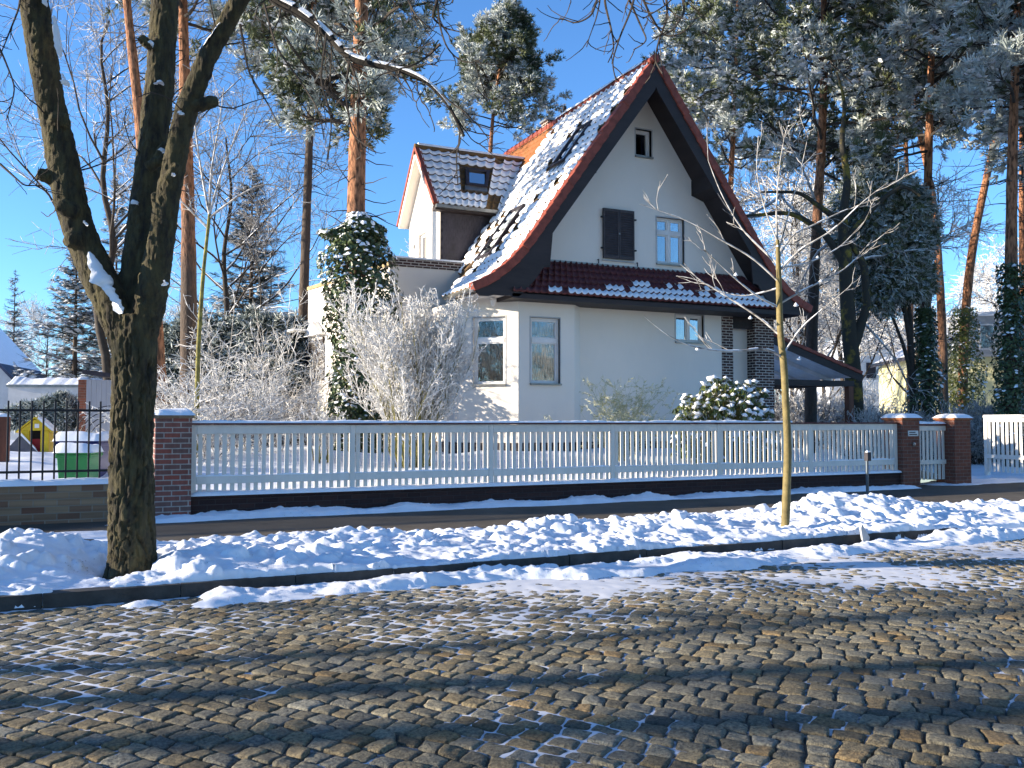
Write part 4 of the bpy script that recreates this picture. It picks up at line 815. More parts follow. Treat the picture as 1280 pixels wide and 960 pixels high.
def topsnow(B, pts, rad, rng, amt=.6, k=.8, mat=0, minr=.004, flat=.75):
    """snow lying along the upper side of the branches that are not too steep"""
    A = pts[:, :-1].reshape(-1, 3); E_ = pts[:, 1:].reshape(-1, 3); a = rad[:, :-1].reshape(-1); e = rad[:, 1:].reshape(-1); d = E_ - A; l = np.linalg.norm(d, axis=1) + 1e-9
    ok = (np.abs(d[:, 2]) / l < flat) & (rng.random(len(A)) < amt) & (a > minr); z = np.zeros((ok.sum(), 3)); za = z.copy(); za[:, 2] = a[ok] * .75; z[:, 2] = e[ok] * .75
    B.sticks(A[ok] + za, E_[ok] + z, a[ok] * k, e[ok] * k, 5, mat)
def smooth_path(p, n):
    p = np.array(p, float); s = np.concatenate([[0], np.cumsum(np.linalg.norm(np.diff(p, axis=0), axis=1))]); t = np.linspace(0, s[-1], n); q = np.stack([np.interp(t, s, p[:, i]) for i in range(3)], -1)
    for _ in range(3): q[1:-1] = (q[:-2] + 2 * q[1:-1] + q[2:]) / 4
    return q
# small foliage templates
def needle_tuft(n, ln, wd, rng, spread=1.1):
    V = []; T = []
    for i in range(n):
        a = rng.uniform(0, 2 * math.pi); e = rng.uniform(.15, spread); d = np.array([math.cos(a) * math.sin(e), math.sin(a) * math.sin(e), math.cos(e)]); s = np.cross(d, rng.normal(size=3)); s /= np.linalg.norm(s); l = ln * rng.uniform(.7, 1.15)
        k = len(V); V += [s * wd * .5, -s * wd * .5, d * l + s * wd * .2, d * l - s * wd * .2]; T += [(k, k + 1, k + 3), (k, k + 3, k + 2)]
    return np.array(V), np.array(T)
def blob(sx, sz):
    v = [(sx, 0, 0), (.3 * sx, .95 * sx, 0), (-.8 * sx, .6 * sx, 0), (-.8 * sx, -.6 * sx, 0), (.3 * sx, -.95 * sx, 0), (.1 * sx, .05 * sx, sz), (0, 0, -.35 * sz)]
    return np.array(v), np.array([(i, (i + 1) % 5, 5) for i in range(5)] + [((i + 1) % 5, i, 6) for i in range(5)])
LEAF = (np.array([(0, 0, 0), (.36, .42, .06), (0, 1, -.05), (-.36, .42, .06)]), np.array([(0, 1, 2), (0, 2, 3)]))
IDN = lambda n: np.broadcast_to(np.eye(3), (n, 3, 3))
def zrot(rng, n):
    a = rng.uniform(0, 2 * math.pi, n); c, s = np.cos(a), np.sin(a); o = np.zeros(n); e = np.ones(n); return np.stack([np.stack([c, -s, o], -1), np.stack([s, c, o], -1), np.stack([o, o, e], -1)], 1)

def pine(name, label, base, H, r0, crown, Rc, seed, lean=(0, 0), split=6, group=None, nb=46, dens=1.0, frostshare=.3, snow=.5, cat='pine tree', tuft=.17, trunk_pts=None, flat=.35):
    """Scots pine: bare trunk, orange above, a loose crown of needle pads carrying snow"""
    rng = np.random.default_rng(seed); t = thing(name, label, cat, tuple(base), group); TP = 26
    if trunk_pts is None:
        z = np.linspace(-.3, H, TP); tp = np.stack([lean[0] * (z / H) ** 1.2 * np.sign(H) + .12 * vnoise(z * .25, z * 0 + seed), lean[1] * np.clip(z / H, 0, 1) + .12 * vnoise(z * .25, z * 0 + seed + 5), z], -1)
    else: tp = smooth_path(np.array(trunk_pts) - np.array(base), TP)
    H = tp[-1, 2]; hh = np.clip(tp[:, 2] / H, 0, 1); rr = r0 * (1 - .78 * hh ** 1.15); rr[0] *= 1.25
    B = MB(); q = smooth_path(tp, 90); rq = np.interp(np.linspace(0, 1, 90), np.linspace(0, 1, TP), rr); B.tube(q, rq * (1 + .05 * vnoise(q[:, 2] * 2, q[:, 2] * 0 + seed)), 14)
    B.build('trunk', pbark(split), t, smooth=True)
    zc = crown + (H - crown) * rng.random(nb) ** .85; ph = rng.uniform(0, 2 * math.pi, nb); P = np.stack([np.interp(zc, tp[:, 2], tp[:, i]) for i in range(3)], -1); rel = (zc - crown) / (H - crown)
    L = Rc * (.55 + .6 * rng.random(nb)) * np.clip(1.15 - .75 * rel ** 1.6, .25, 1.1) * np.clip(.55 + rel * 2, 0, 1); D = np.stack([np.cos(ph), np.sin(ph), rng.uniform(-.15, .35, nb) + rel * .5], -1)
    Bb = MB(); p1, r1 = grow(P, D, L, np.interp(zc, tp[:, 2], rr) * .32 + .012, rng, 6, .16, .05); br(Bb, p1, r1, 5)
    n2 = 9; P2, D2, r2, t2 = spawn(p1, r1, n2, rng, .25, 1, (.5, 1.1), .15); L2 = np.repeat(L, n2) * .42 * (1.15 - .6 * t2); D2[:, 2] *= flat / .35; p2, r2 = grow(P2, D2, L2, r2 * .5, rng, 4, .18, .06); br(Bb, p2, r2, 3)
    nd = max(0, int(nb * .3)); 
    if nd:                                              # dead bare branches below the crown
        zd = crown - rng.random(nd) * (crown * .28); ph = rng.uniform(0, 6.28, nd); P = np.stack([np.interp(zd, tp[:, 2], tp[:, i]) for i in range(3)], -1)
        p3, r3 = grow(P, np.stack([np.cos(ph), np.sin(ph), rng.uniform(-.3, .2, nd)], -1), Rc * rng.uniform(.15, .5, nd), .02, rng, 4, .2, -.03); br(Bb, p3, r3, 4)
    n3 = int(5 * dens); P3, D3, r3, t3 = spawn(p2, r2, n3, rng, .25, 1, (.3, 1.0), .25); p4, r4 = grow(P3, D3, .30 + .25 * rng.random(len(P3)), .006, rng, 2, .2, .12); br(Bb, p4, r4, 3)
    Bb.build('branches', M['twig'], t)
    q = p4.reshape(-1, 3); ends = np.concatenate([p4[:, 1], p4[:, 2], p2[:, -1], p2[:, 3]]); dirs = np.concatenate([p4[:, 1] - p4[:, 0], p4[:, 2] - p4[:, 1], p2[:, -1] - p2[:, -2], p2[:, 3] - p2[:, 2]])
    n = len(ends); tv, tt = needle_tuft(13, tuft, tuft * .16, rng); dirs = dirs / (np.linalg.norm(dirs, axis=1, keepdims=True) + 1e-9); dirs[:, 2] += .25
    fr = (fbm(ends[:, 0] * .5 + seed, ends[:, 1] * .5, ends[:, 2] * .5, o=2) + .3 * rng.normal(size=n)) > (.55 - frostshare * 1.4); rot = frames(dirs, rng.uniform(0, 6.28, n)); sc = rng.uniform(.75, 1.35, n)
    Bf = MB(); Bf.scatter(tv, tt, ends[~fr], rot[~fr], sc[~fr], 0); Bf.scatter(tv, tt, ends[fr], rot[fr], sc[fr], 1); Bf.build('crown', [M['needle'], M['needlef']], t)
    if snow:
        k = rng.random(n) < snow * np.clip(.6 + .6 * fbm(ends[:, 0] * .8, ends[:, 1] * .8, ends[:, 2] * .8, o=2), .1, 1.3); bv, bt = blob(tuft * .50, tuft * .24); m = k.sum()
        tilt = np.tile([0, 0, 1.], (m, 1)) + rng.normal(0, .3, (m, 3)); MB().scatter(bv, bt, ends[k] + np.array([0, 0, tuft * .28]), frames(tilt, rng.uniform(0, 6.28, m)), np.stack([rng.uniform(.6, 1.5, m)] * 2 + [rng.uniform(.6, 1.3, m)], -1)).build('crown_snow', M['snowfine'], t)
    return t
def spruce(name, label, base, H, Rb, seed, group=None, snow=.6, dens=1.0, cat='spruce'):
    rng = np.random.default_rng(seed); t = thing(name, label, cat, tuple(base), group); B = MB(); B.tube([(0, 0, -.3), (0, 0, H * .5), (0, 0, H)], [Rb * .055, Rb * .03, .01], 8); B.build('trunk', pbark(60), t, smooth=True)
    nb = int(H * 13 * dens); z = H * (.03 + .96 * rng.random(nb) ** 1.1); rel = z / H; L = Rb * (1 - rel) ** .85 * rng.uniform(.75, 1.15, nb) + .12; ph = rng.uniform(0, 6.28, nb)
    P = np.stack([0 * z, 0 * z, z], -1); p, r = grow(P, np.stack([np.cos(ph), np.sin(ph), .18 - .5 * (1 - rel)], -1), L, .03, rng, 7, .07, .055); Bb = MB(); br(Bb, p, r, 3); Bb.build('branches', pbark(60), t)
    # flat hanging sprays of needles along the branch
    n2 = int(16 * dens); P2, D2, r2, t2 = spawn(p, r, n2, rng, .12, 1.0, (.6, 1.1), -.12); Ls = np.repeat(np.clip(L, .3, 9), n2) * .20 * (1.2 - .6 * t2) + .12; D2[:, 2] *= .4; D2[:, 2] -= .12
    sv = []; st = []
    for i in range(9):
        y = i / 8; w = (.30 * (1 - y) + .07); 
        for sg in (-1, 1):
            k = len(sv); sv += [(0, 0, y), (sg * .05, 0, y + .02), (sg * w, .05, y + .18), (sg * w * .9, .05, y + .24)]; st += [(k, k + 1, k + 2), (k, k + 2, k + 3)]
    sv = np.array(sv); st = np.array(st); n = len(P2); d = D2 / np.linalg.norm(D2, axis=1, keepdims=True); side = np.cross(d, [0, 0, 1.]); side /= np.linalg.norm(side, axis=1, keepdims=True) + 1e-9; nn = np.cross(side, d); rot = np.stack([side, nn, d], -1)
    Bf = MB(); Bf.scatter(sv, st, P2, rot, np.stack([Ls * 1.0, Ls, Ls], -1)); Bf.build('crown', M['spruce'], t)
    k = rng.random(n) < snow * np.clip(.6 + .9 * fbm(P2[:, 0], P2[:, 1], P2[:, 2], o=2), .05, 1.2); m = k.sum(); bv, bt = blob(1, .42); MB().scatter(bv, bt, P2[k] + d[k] * (Ls[k] * .5)[:, None] + np.array([0, 0, .04]), frames(np.tile([0, 0, 1.], (m, 1)) + rng.normal(0, .25, (m, 3)), rng.uniform(0, 6.28, m)), np.stack([Ls[k] * .38, Ls[k] * .38, Ls[k] * .30], -1)).build('crown_snow', M['snowfine'], t)
    return t
def bare(name, label, base, H, r0, seed, group=None, cat='bare tree', trunk='twig', twig='frosttwig', spread=.6, levels=(7, 7, 6), start=.25, minr=.006, snow=True, lean=(0, 0)):
    """leafless tree, twigs rimed with frost"""
    rng = np.random.default_rng(seed); t = thing(name, label, cat, tuple(base), group); z = np.linspace(-.2, H * .85, 20); tp = np.stack([lean[0] * z / H + .02 * H * vnoise(z * .4, z * 0 + seed), lean[1] * z / H + .02 * H * vnoise(z * .4, z * 0 + seed + 4), z], -1); rr = r0 * (1 - .85 * np.clip(z / (H * .9), 0, 1)); B = MB(); B.tube(tp, rr, 10); B.build('trunk', M[trunk], t, smooth=True)
    n1 = levels[0] * 2; zz = H * (start + (.82 - start) * rng.random(n1)); P = np.stack([np.interp(zz, z, tp[:, i]) for i in range(3)], -1); ph = rng.uniform(0, 6.28, n1); D = np.stack([np.cos(ph) * spread * 1.5, np.sin(ph) * spread * 1.5, np.full(n1, .8)], -1)
    p1, r1 = grow(P, D, H * .45 * rng.uniform(.6, 1.1, n1) * (1.2 - zz / H * .6), np.maximum(r0 * .42 * (1.1 - zz / H), minr * 2), rng, 7, .13, .02, .25)
    P, D, r, q = spawn(p1, r1, levels[1], rng, .2, 1, (.4, 1.0), .05); p2, r2 = grow(P, D, H * .17 * (1.25 - .6 * q), np.maximum(r * .55, minr * 1.3), rng, 5, .16, .03, .4)
    P, D, r, q = spawn(p2, r2, levels[2], rng, .15, 1, (.4, 1.1), .0); p3, r3 = grow(P, D, H * .075 * rng.uniform(.6, 1.3, len(P)), np.maximum(r * .6, minr), rng, 3, .2, .02, .6)
    B = MB(); br(B, p1, r1, 6); br(B, p2, r2, 4); B.build('branches', M[trunk], t, smooth=True); B = MB(); br(B, p3, r3, 3); P, D, r, q = spawn(p3, r3, 3, rng, .2, 1, (.4, 1.0)); p4, r4 = grow(P, D, H * .035, minr * .8, rng, 2, .2, 0, .7); br(B, p4, r4, 3); B.build('twigs', M[twig], t)
    if snow: B = MB(); topsnow(B, p1, r1, rng, .7, .8); topsnow(B, p2, r2, rng, .6, .9); B.build('branch_snow', M['snowfine'], t)
    return t
def ivy_leaves(B, path, rad, n, rng, size=.10, snowB=None, snow=.3, thick=.5):
    path = np.array(path, float); s = rng.random(n); k = np.linspace(0, 1, len(path)); c = np.stack([np.interp(s, k, path[:, i]) for i in range(3)], -1); R_ = np.interp(s, k, rad); ph = rng.uniform(0, 6.28, n)
    lump = 1 + .35 * fbm(ph * 1.2, s * len(path) * 1.5, o=3); o = np.stack([np.cos(ph), np.sin(ph), np.zeros(n)], -1); q = c + o * (R_ * lump * (1 - thick * rng.random(n) ** 2))[:, None]
    nrm = o + rng.normal(0, .45, (n, 3)); nrm[:, 2] += .45; rot = frames(nrm, rng.uniform(0, 6.28, n)); B.scatter(LEAF[0] * [1, 1, 1] - [0, .4, 0], LEAF[1], q, rot, rng.uniform(.6, 1.3, n) * size)
    if snowB is not None:
        m = rng.random(n) < snow * np.clip(.4 + 1.2 * fbm(q[:, 0] * 2.5, q[:, 1] * 2.5, q[:, 2] * 2.5, o=2), 0, 1.3); bv, bt = blob(1, .5); snowB.scatter(bv, bt, (q + nrm * .02)[m], frames(nrm[m] + [0, 0, 1.2], rng.uniform(0, 6.28, m.sum())), rng.uniform(.4, 1.0, m.sum()) * size * .75)

# ------------------------------------------------------------------ the big street tree at the kerb
M['limb'] = mat('dark_limb_bark', (.018, .015, .012), .95, .4, 8, .6, 40)
def street_tree():
    rng = np.random.default_rng(21); base = np.array([.37, 9.74, .10]); t = thing('street_tree', 'big old bare street tree with furrowed mossy bark and three thick stems at the kerb', 'street tree', tuple(base))
    def pth(l, d0=8.98): return np.array([at(x, y, d0 + (q[0] if q else 0)) for x, y, *q in l]) - base
    trunk = pth([(166, 745), (165, 700), (165, 640), (164, 560), (167, 480), (169, 425), (170, 395)]); tr = [.25, .216, .205, .202, .200, .205, .20]
    stems = [(pth([(168, 455), (148, 395, -.02), (118, 335, -.05), (92, 270, -.08), (78, 200, -.1), (62, 120, -.15), (45, 20, -.2), (36, -70, -.3), (20, -200, -.5), (10, -330, -.8)]), [.16, .175, .160, .150, .142, .135, .128, .12, .1, .065]),
             (pth([(168, 440), (168, 385, .1), (178, 300, .16), (189, 200, .2), (200, 100, .25), (206, 0, .3), (214, -110, .4), (225, -260, .6), (230, -400, .9)]), [.17, .17, .150, .142, .135, .13, .115, .085, .05]),
             (pth([(170, 440), (186, 385, -.05), (199, 320, -.1), (211, 240, -.12), (229, 150, -.15), (257, 75, -.2), (297, 5, -.25), (335, -70, -.35), (385, -180, -.5), (420, -300, -.6)]), [.15, .15, .122, .108, .097, .090, .086, .078, .056, .035])]
    B = MB(); p = smooth_path(trunk, 40); r = np.interp(np.linspace(0, 1, 40), np.linspace(0, 1, len(tr)), tr); r[:6] += np.linspace(.07, 0, 6); B.tube(p, r, 40)
    for sp, sr in stems:
        q = smooth_path(sp, 60); B.tube(q, np.interp(np.linspace(0, 1, 60), np.linspace(0, 1, len(sr)), sr), 24)
    for (x, y, d, l, r_, dx, dz) in ((68, 225, 8.85, .16, .07, -1, .25), (85, 262, 8.75, .10, .07, -.6, .2), (72, 150, 8.75, .08, .07, -.9, .1), (243, 132, 8.8, .22, .06, 1, .25), (203, 190, 9.05, .10, .05, .3, .9), (193, 205, 9.0, .12, .05, .9, .5), (196, 255, 8.85, .10, .045, -.2, .9), (213, 217, 8.75, .12, .04, .6, .8), (185, 55, 9.1, .10, .05, -1, .5), (90, 300, 8.75, .06, .08, -.8, 0)):
        a = at(x, y, d) - base; c = np.array([dx * .9, -.25, dz]); c /= np.linalg.norm(c); B.tube([a - c * .08, a, a + c * l * .7, a + c * l], [r_ * 1.3, r_ * 1.15, r_, r_ * .8], 12)
    o = B.build('trunk', M['bark'], t, smooth=True); md = o.modifiers.new('r', 'REMESH'); md.mode = 'VOXEL'; md.voxel_size = .0125; md.use_smooth_shade = True
    bpy.context.view_layer.update(); dg = bpy.context.evaluated_depsgraph_get(); me = bpy.data.meshes.new_from_object(o.evaluated_get(dg)); o.modifiers.clear(); o.data = me; me.materials.clear(); me.materials.append(M['bark'])
    n = len(me.vertices); co = np.zeros(n * 3); me.vertices.foreach_get('co', co); co = co.reshape(-1, 3); no = np.zeros(n * 3); me.vertices.foreach_get('normal', no); no = no.reshape(-1, 3)
    for _ in range(1):
        an = np.arctan2(co[:, 1] - np.interp(co[:, 2], trunk[:, 2], trunk[:, 1]), co[:, 0] - np.interp(co[:, 2], trunk[:, 2], trunk[:, 0])); low = np.clip((2.7 - co[:, 2]) / .6, 0, 1)
        X = np.where(low > 0, an * .25, co[:, 0]); wv = .12 * fbm(co[:, 0] * 2, co[:, 1] * 2, co[:, 2] * 1.4, o=3)
        rid = np.abs(vnoise(co[:, 0] * 24 + wv * 12, co[:, 1] * 24 + wv * 12, co[:, 2] * 3.2)) * .6 + np.abs(vnoise(co[:, 0] * 52 + wv * 16, co[:, 1] * 52, co[:, 2] * 11)) * .4; plates = .5 * np.clip(vnoise(co[:, 0] * 7, co[:, 1] * 7, co[:, 2] * 11), 0, 1)
        d = (.042 * (.25 + .75 * low)) * (np.clip(rid * 3.0, 0, 1) - .8) + .014 * low * plates + .009 * fbm(co[:, 0] * 24, co[:, 1] * 24, co[:, 2] * 16, o=2) + .010 * fbm(co[:, 0] * 2.5, co[:, 1] * 2.5, co[:, 2] * 1.5, o=2)
        co = co + no * d[:, None]
    me.vertices.foreach_set('co', co.astype(np.float32).ravel()); me.polygons.foreach_set('use_smooth', np.ones(len(me.polygons), bool)); me.update(); o.data.name = 'trunk'
    # snow lodged in the forks and on the leaning stems
    Bs = MB()
    def pad(path, w, n, seed, off=.0):
        q = smooth_path(path, n); k = np.linspace(0, 1, n); an = np.linspace(-1, 1, 9); rows = []
        for i in range(n):
            ww = w[0] + (w[1] - w[0]) * k[i]; ww *= (.75 + .5 * vnoise(np.array([k[i] * 6 + seed]), np.array([seed * 1.7]))[0] + .35 * vnoise(np.array([k[i] * 17 + seed]), np.array([seed * 2.7]))[0]) * min(1, 5 * k[i] + .25, 5 * (1 - k[i]) + .25)
            tn = q[min(i + 1, n - 1)] - q[max(i - 1, 0)]; tn /= np.linalg.norm(tn); sd = np.cross(tn, (0, 0, 1.)); sd /= np.linalg.norm(sd) + 1e-9; upv = np.cross(sd, tn)
            rows.append([q[i] + sd * a_ * ww + upv * (ww * .75 * math.sqrt(max(0, 1 - a_ * a_)) - ww * .35) * (1 + .2 * math.sin(i * 2.1 + a_ * 3)) for a_ in an])
        MB().grid(np.array(rows)).build('snow_pad', M['snowfine'], t, smooth=True)
    def P_(l): return [at(x, y, d) - base for x, y, d in l]
    pad(P_([(112, 315, 8.72), (122, 335, 8.68), (134, 358, 8.66), (146, 378, 8.68), (152, 392, 8.72)]), (.07, .17), 30, 1)
    pad(P_([(68, 20, 8.72), (72, 45, 8.70), (76, 72, 8.69)]), (.045, .05), 14, 2); pad(P_([(78, 92, 8.68), (84, 108, 8.68)]), (.06, .06), 10, 3); pad(P_([(54, -5, 8.68), (58, 8, 8.68)]), (.05, .05), 8, 5)
    pad(P_([(104, 276, 8.66), (110, 282, 8.68)]), (.05, .05), 8, 6); pad(P_([(166, 250, 9.0), (172, 256, 8.98)]), (.05, .05), 8, 7); pad(P_([(200, 186, 8.9), (206, 190, 8.9)]), (.06, .05), 8, 8)
    pad(P_([(215, 216, 8.64), (219, 220, 8.66)]), (.035, .035), 7, 9); pad(P_([(186, 52, 8.98), (191, 55, 8.98)]), (.05, .05), 8, 10); pad(P_([(192, 105, 9.05), (203, 102, 9.0)]), (.05, .05), 8, 11); pad(P_([(224, 140, 8.7), (229, 144, 8.7)]), (.05, .05), 7, 12)
    pad(P_([(205, 350, 8.7), (208, 357, 8.72)]), (.05, .05), 7, 13); pad(P_([(253, 60, 8.7), (262, 48, 8.68), (275, 28, 8.66)]), (.03, .02), 12, 14)
    # limbs and drooping twigs
    limbs = [pth([(318, -35, -.2), (340, 0, -.3), (372, 14, -.4), (408, 42, -.5), (436, 74, -.6), (462, 80, -.65), (500, 87, -.7), (535, 102, -.8), (562, 132, -.85), (580, 170, -.9)]),
             pth([(345, -90, -.3), (450, -60, -.6), (560, -45, -.9), (680, -55, -1.2), (790, -35, -1.5), (860, -25, -1.7)]), pth([(375, -160, -.5), (520, -180, -.6), (700, -170, -1.0), (850, -120, -1.4), (960, -80, -1.7)]),
             pth([(36, -60, -.3), (-10, -20, -.5), (-60, 40, -.8), (-110, 80, -1)]), pth([(225, -240, .6), (300, -330, 1.2), (420, -420, 2)]), pth([(25, -180, -.5), (-80, -300, -.6), (-200, -380, -.6)]), pth([(228, -330, .8), (160, -460, 1), (90, -560, 1)]), pth([(400, -230, -.5), (520, -380, -.6), (640, -480, -.6)])]
    lr = [(.055, .012), (.05, .012), (.05, .014), (.04, .01), (.05, .014), (.06, .015), (.05, .015), (.04, .012)]
    B = MB(); Bt = MB(); Bn = MB()
    for L, (ra, rb) in zip(limbs, lr):
        q = smooth_path(L, 40); rad = np.linspace(ra, rb, 40); B.tube(q, rad, 8); pq = q[None]; rq = rad[None]; topsnow(Bn, pq[:, 4:], rq[:, 4:], rng, .8, .95, flat=.85)
        P, D, r, tt = spawn(pq, rq, 26, rng, .1, 1, (.5, 1.2), -.75); p2, r2 = grow(P, D, .5 * rng.uniform(.4, 1.5, len(P)), .0085, rng, 9, .17, .035, .55); br(Bt, p2, r2, 4)
        P, D, r, tt = spawn(p2, r2, 3, rng, .25, 1, (.4, 1.1), -.2); p3, r3 = grow(P, D, .22 * rng.uniform(.5, 1.5, len(P)), .0055, rng, 6, .17, .07, .6); br(Bt, p3, r3, 3)
    # hand placed hanging twigs with upturned tips over the sky
    for l, d in (([(545, -45), (546, 0), (550, 35), (558, 60), (572, 75), (590, 80), (602, 74)], 8.1), ([(546, 0), (540, 22), (555, 35), (575, 40)], 8.1), ([(550, 55), (535, 70), (520, 80), (470, 95)], 8.1), ([(495, -50), (505, -10), (520, 20), (538, 36)], 8.2), ([(760, -40), (755, 0), (765, 40), (768, 62), (760, 78)], 7.6), ([(755, -30), (740, 20), (720, 30), (700, 22)], 7.6), ([(800, -40), (790, 10), (775, 45), (764, 80), (770, 100)], 7.5), ([(830, -30), (835, 20), (822, 55), (818, 76), (828, 92)], 7.4), ([(790, -40), (808, 10), (830, 48), (858, 40), (870, 22)], 7.4), ([(850, -25), (856, 15), (840, 40), (815, 48)], 7.3), ([(770, -38), (800, 30), (810, 52), (792, 62)], 7.5), ([(0, 205), (30, 232), (52, 232)], 8.6), ([(-30, 20), (0, 60), (20, 110), (8, 150)], 8.2), ([(28, -30), (24, 10), (10, 45), (0, 70)], 8.4), ([(300, 30), (310, 90), (335, 130), (350, 160)], 8.5), ([(330, 5), (345, 60), (378, 105), (400, 140), (405, 175)], 8.4), ([(408, 42), (400, 100), (415, 150), (410, 200)], 8.3), ([(436, 76), (432, 120), (440, 170), (470, 190)], 8.3), ([(436, 76), (450, 110), (446, 160), (455, 190)], 8.3)):
        q = smooth_path([at(x, y, d + .1 * math.sin(x)) - base for x, y in l], 24); rad = np.linspace(.013, .005, 24); Bt.tube(q, rad, 5); P, D, r, tt = spawn(q[None], rad[None], 6, rng, .2, 1, (.4, 1.0), -.2); p3, r3 = grow(P, D, .22 * rng.uniform(.5, 1.5, len(P)), .0055, rng, 6, .16, .08, .6); br(Bt, p3, r3, 3)
    # crown twigs further up
    for sp, sr in stems:
        q = smooth_path(sp, 40)[None]; rad = np.interp(np.linspace(0, 1, 40), np.linspace(0, 1, len(sr)), sr)[None]; P, D, r, tt = spawn(q[:, 24:], rad[:, 24:], 12, rng, .1, 1, (.6, 1.2), .2); p1, r1 = grow(P, D, 1.6 * rng.uniform(.6, 1.3, len(P)), .03, rng, 8, .14, .03, .3); br(B, p1, r1, 6); topsnow(Bn, p1, r1, rng)
        P, D, r, tt = spawn(p1, r1, 9, rng, .2, 1, (.5, 1.1), -.1); p2, r2 = grow(P, D, .6 * rng.uniform(.5, 1.4, len(P)), .009, rng, 7, .17, .03, .5); br(Bt, p2, r2, 3)
        P, D, r, tt = spawn(q[:, 8:22], rad[:, 8:22], 5, rng, .1, 1, (1, 1.5), .1); p1, r1 = grow(P, D, .7 * rng.uniform(.5, 1.3, len(P)), .010, rng, 8, .2, .02, .4); br(Bt, p1, r1, 4)
    B.build('limbs', M['limb'], t, smooth=True); Bt.build('twigs', M['twig'], t); Bn.build('limb_snow', M['snowfine'], t)
    return t
street_tree()

def young_tree():
    rng = np.random.default_rng(31); base = np.array([8.54, 9.56, .2]); D0 = 12.27; t = thing('young_tree', 'slim young street tree with olive bark and frosted bare twigs in the snow bank', 'young tree', tuple(base))
    def pth(l, s): return np.array([at(x, y, D0 + s * i * .12) for i, (x, y) in enumerate(l)]) - base
    q = smooth_path(pth([(981, 672), (983, 620), (985, 560), (982, 500), (980, 455), (975, 415), (974, 370), (973, 330), (972, 300)], 0), 40); rad = np.interp(np.linspace(0, 1, 40), [0, .05, .3, .6, .85, 1], [.072, .057, .053, .049, .040, .024]); B = MB(); B.tube(q, rad * (1 + .05 * vnoise(q[:, 2] * 6, q[:, 2] * 0)), 16); B.build('trunk', M['youngbark'], t, smooth=True)
    main = [([(977, 446), (960, 432), (930, 440), (880, 438), (840, 425), (805, 395)], .022, -1), ([(976, 420), (950, 397), (915, 375), (870, 347), (845, 345)], .022, .6), ([(974, 385), (945, 370), (915, 345), (880, 312)], .018, -.7), ([(973, 352), (940, 320), (900, 300), (865, 277), (800, 255)], .02, -.2), ([(972, 330), (950, 310), (925, 285), (900, 240), (885, 200)], .016, .8), ([(972, 305), (970, 260), (975, 200), (982, 165)], .02, .1), ([(974, 380), (1000, 365), (1030, 350), (1060, 335), (1090, 300)], .02, .5), ([(973, 340), (1000, 310), (1040, 290), (1080, 250), (1110, 228)], .02, -.5), ([(976, 448), (1000, 410), (1030, 385), (1060, 360)], .015, -.8), ([(972, 325), (990, 290), (1010, 285), (1060, 260), (1100, 255)], .018, .7), ([(972, 302), (955, 260), (945, 215), (948, 170)], .015, -.5), ([(972, 320), (985, 270), (1002, 210), (1010, 170)], .015, .3), ([(974, 360), (930, 372), (890, 362), (850, 330)], .014, 1), ([(973, 335), (1010, 330), (1050, 310), (1082, 275)], .014, 1.1)]
    Bb = MB(); Bt = MB(); Bn = MB()
    for l, r0, s in main:
        p = smooth_path(pth(l, s), 16)[None]; rd = np.linspace(r0 * .8, .0045, 16)[None]; br(Bb, p, rd, 7); topsnow(Bn, p, rd, rng, .5, .9, minr=.007, flat=.9)
        P, D, r, tt = spawn(p, rd, 3, rng, .3, 1, (.4, .9), .25); p2, r2 = grow(P, D, .5 * rng.uniform(.4, 1.2, len(P)), .0062, rng, 6, .13, .08, .6); br(Bt, p2, r2, 4); P, D, r, tt = spawn(p2, r2, 2, rng, .2, .9, (.4, .9), .2); p3, r3 = grow(P, D, .2 * rng.uniform(.5, 1.3, len(P)), .005, rng, 3, .12, .08, .8); br(Bt, p3, r3, 4)
    Bb.build('branches', M['frosttwig'], t, smooth=True); Bt.build('twigs', M['frosttwig'], t, smooth=True); bv, bt = blob(.032, .04)
    ps = np.array([at(*a) - base for a in ((1022, 322, 12.2), (999, 449, 12.2), (872, 437, 12.0), (920, 344, 12.0), (972, 308, 12.2), (938, 398, 12.2), (995, 382, 12.2), (1026, 352, 12.2))]); Bn.scatter(bv, bt, ps, zrot(rng, len(ps)), rng.uniform(.7, 1.3, len(ps))); Bn.build('branch_snow', M['snowfine'], t, smooth=True)
young_tree()

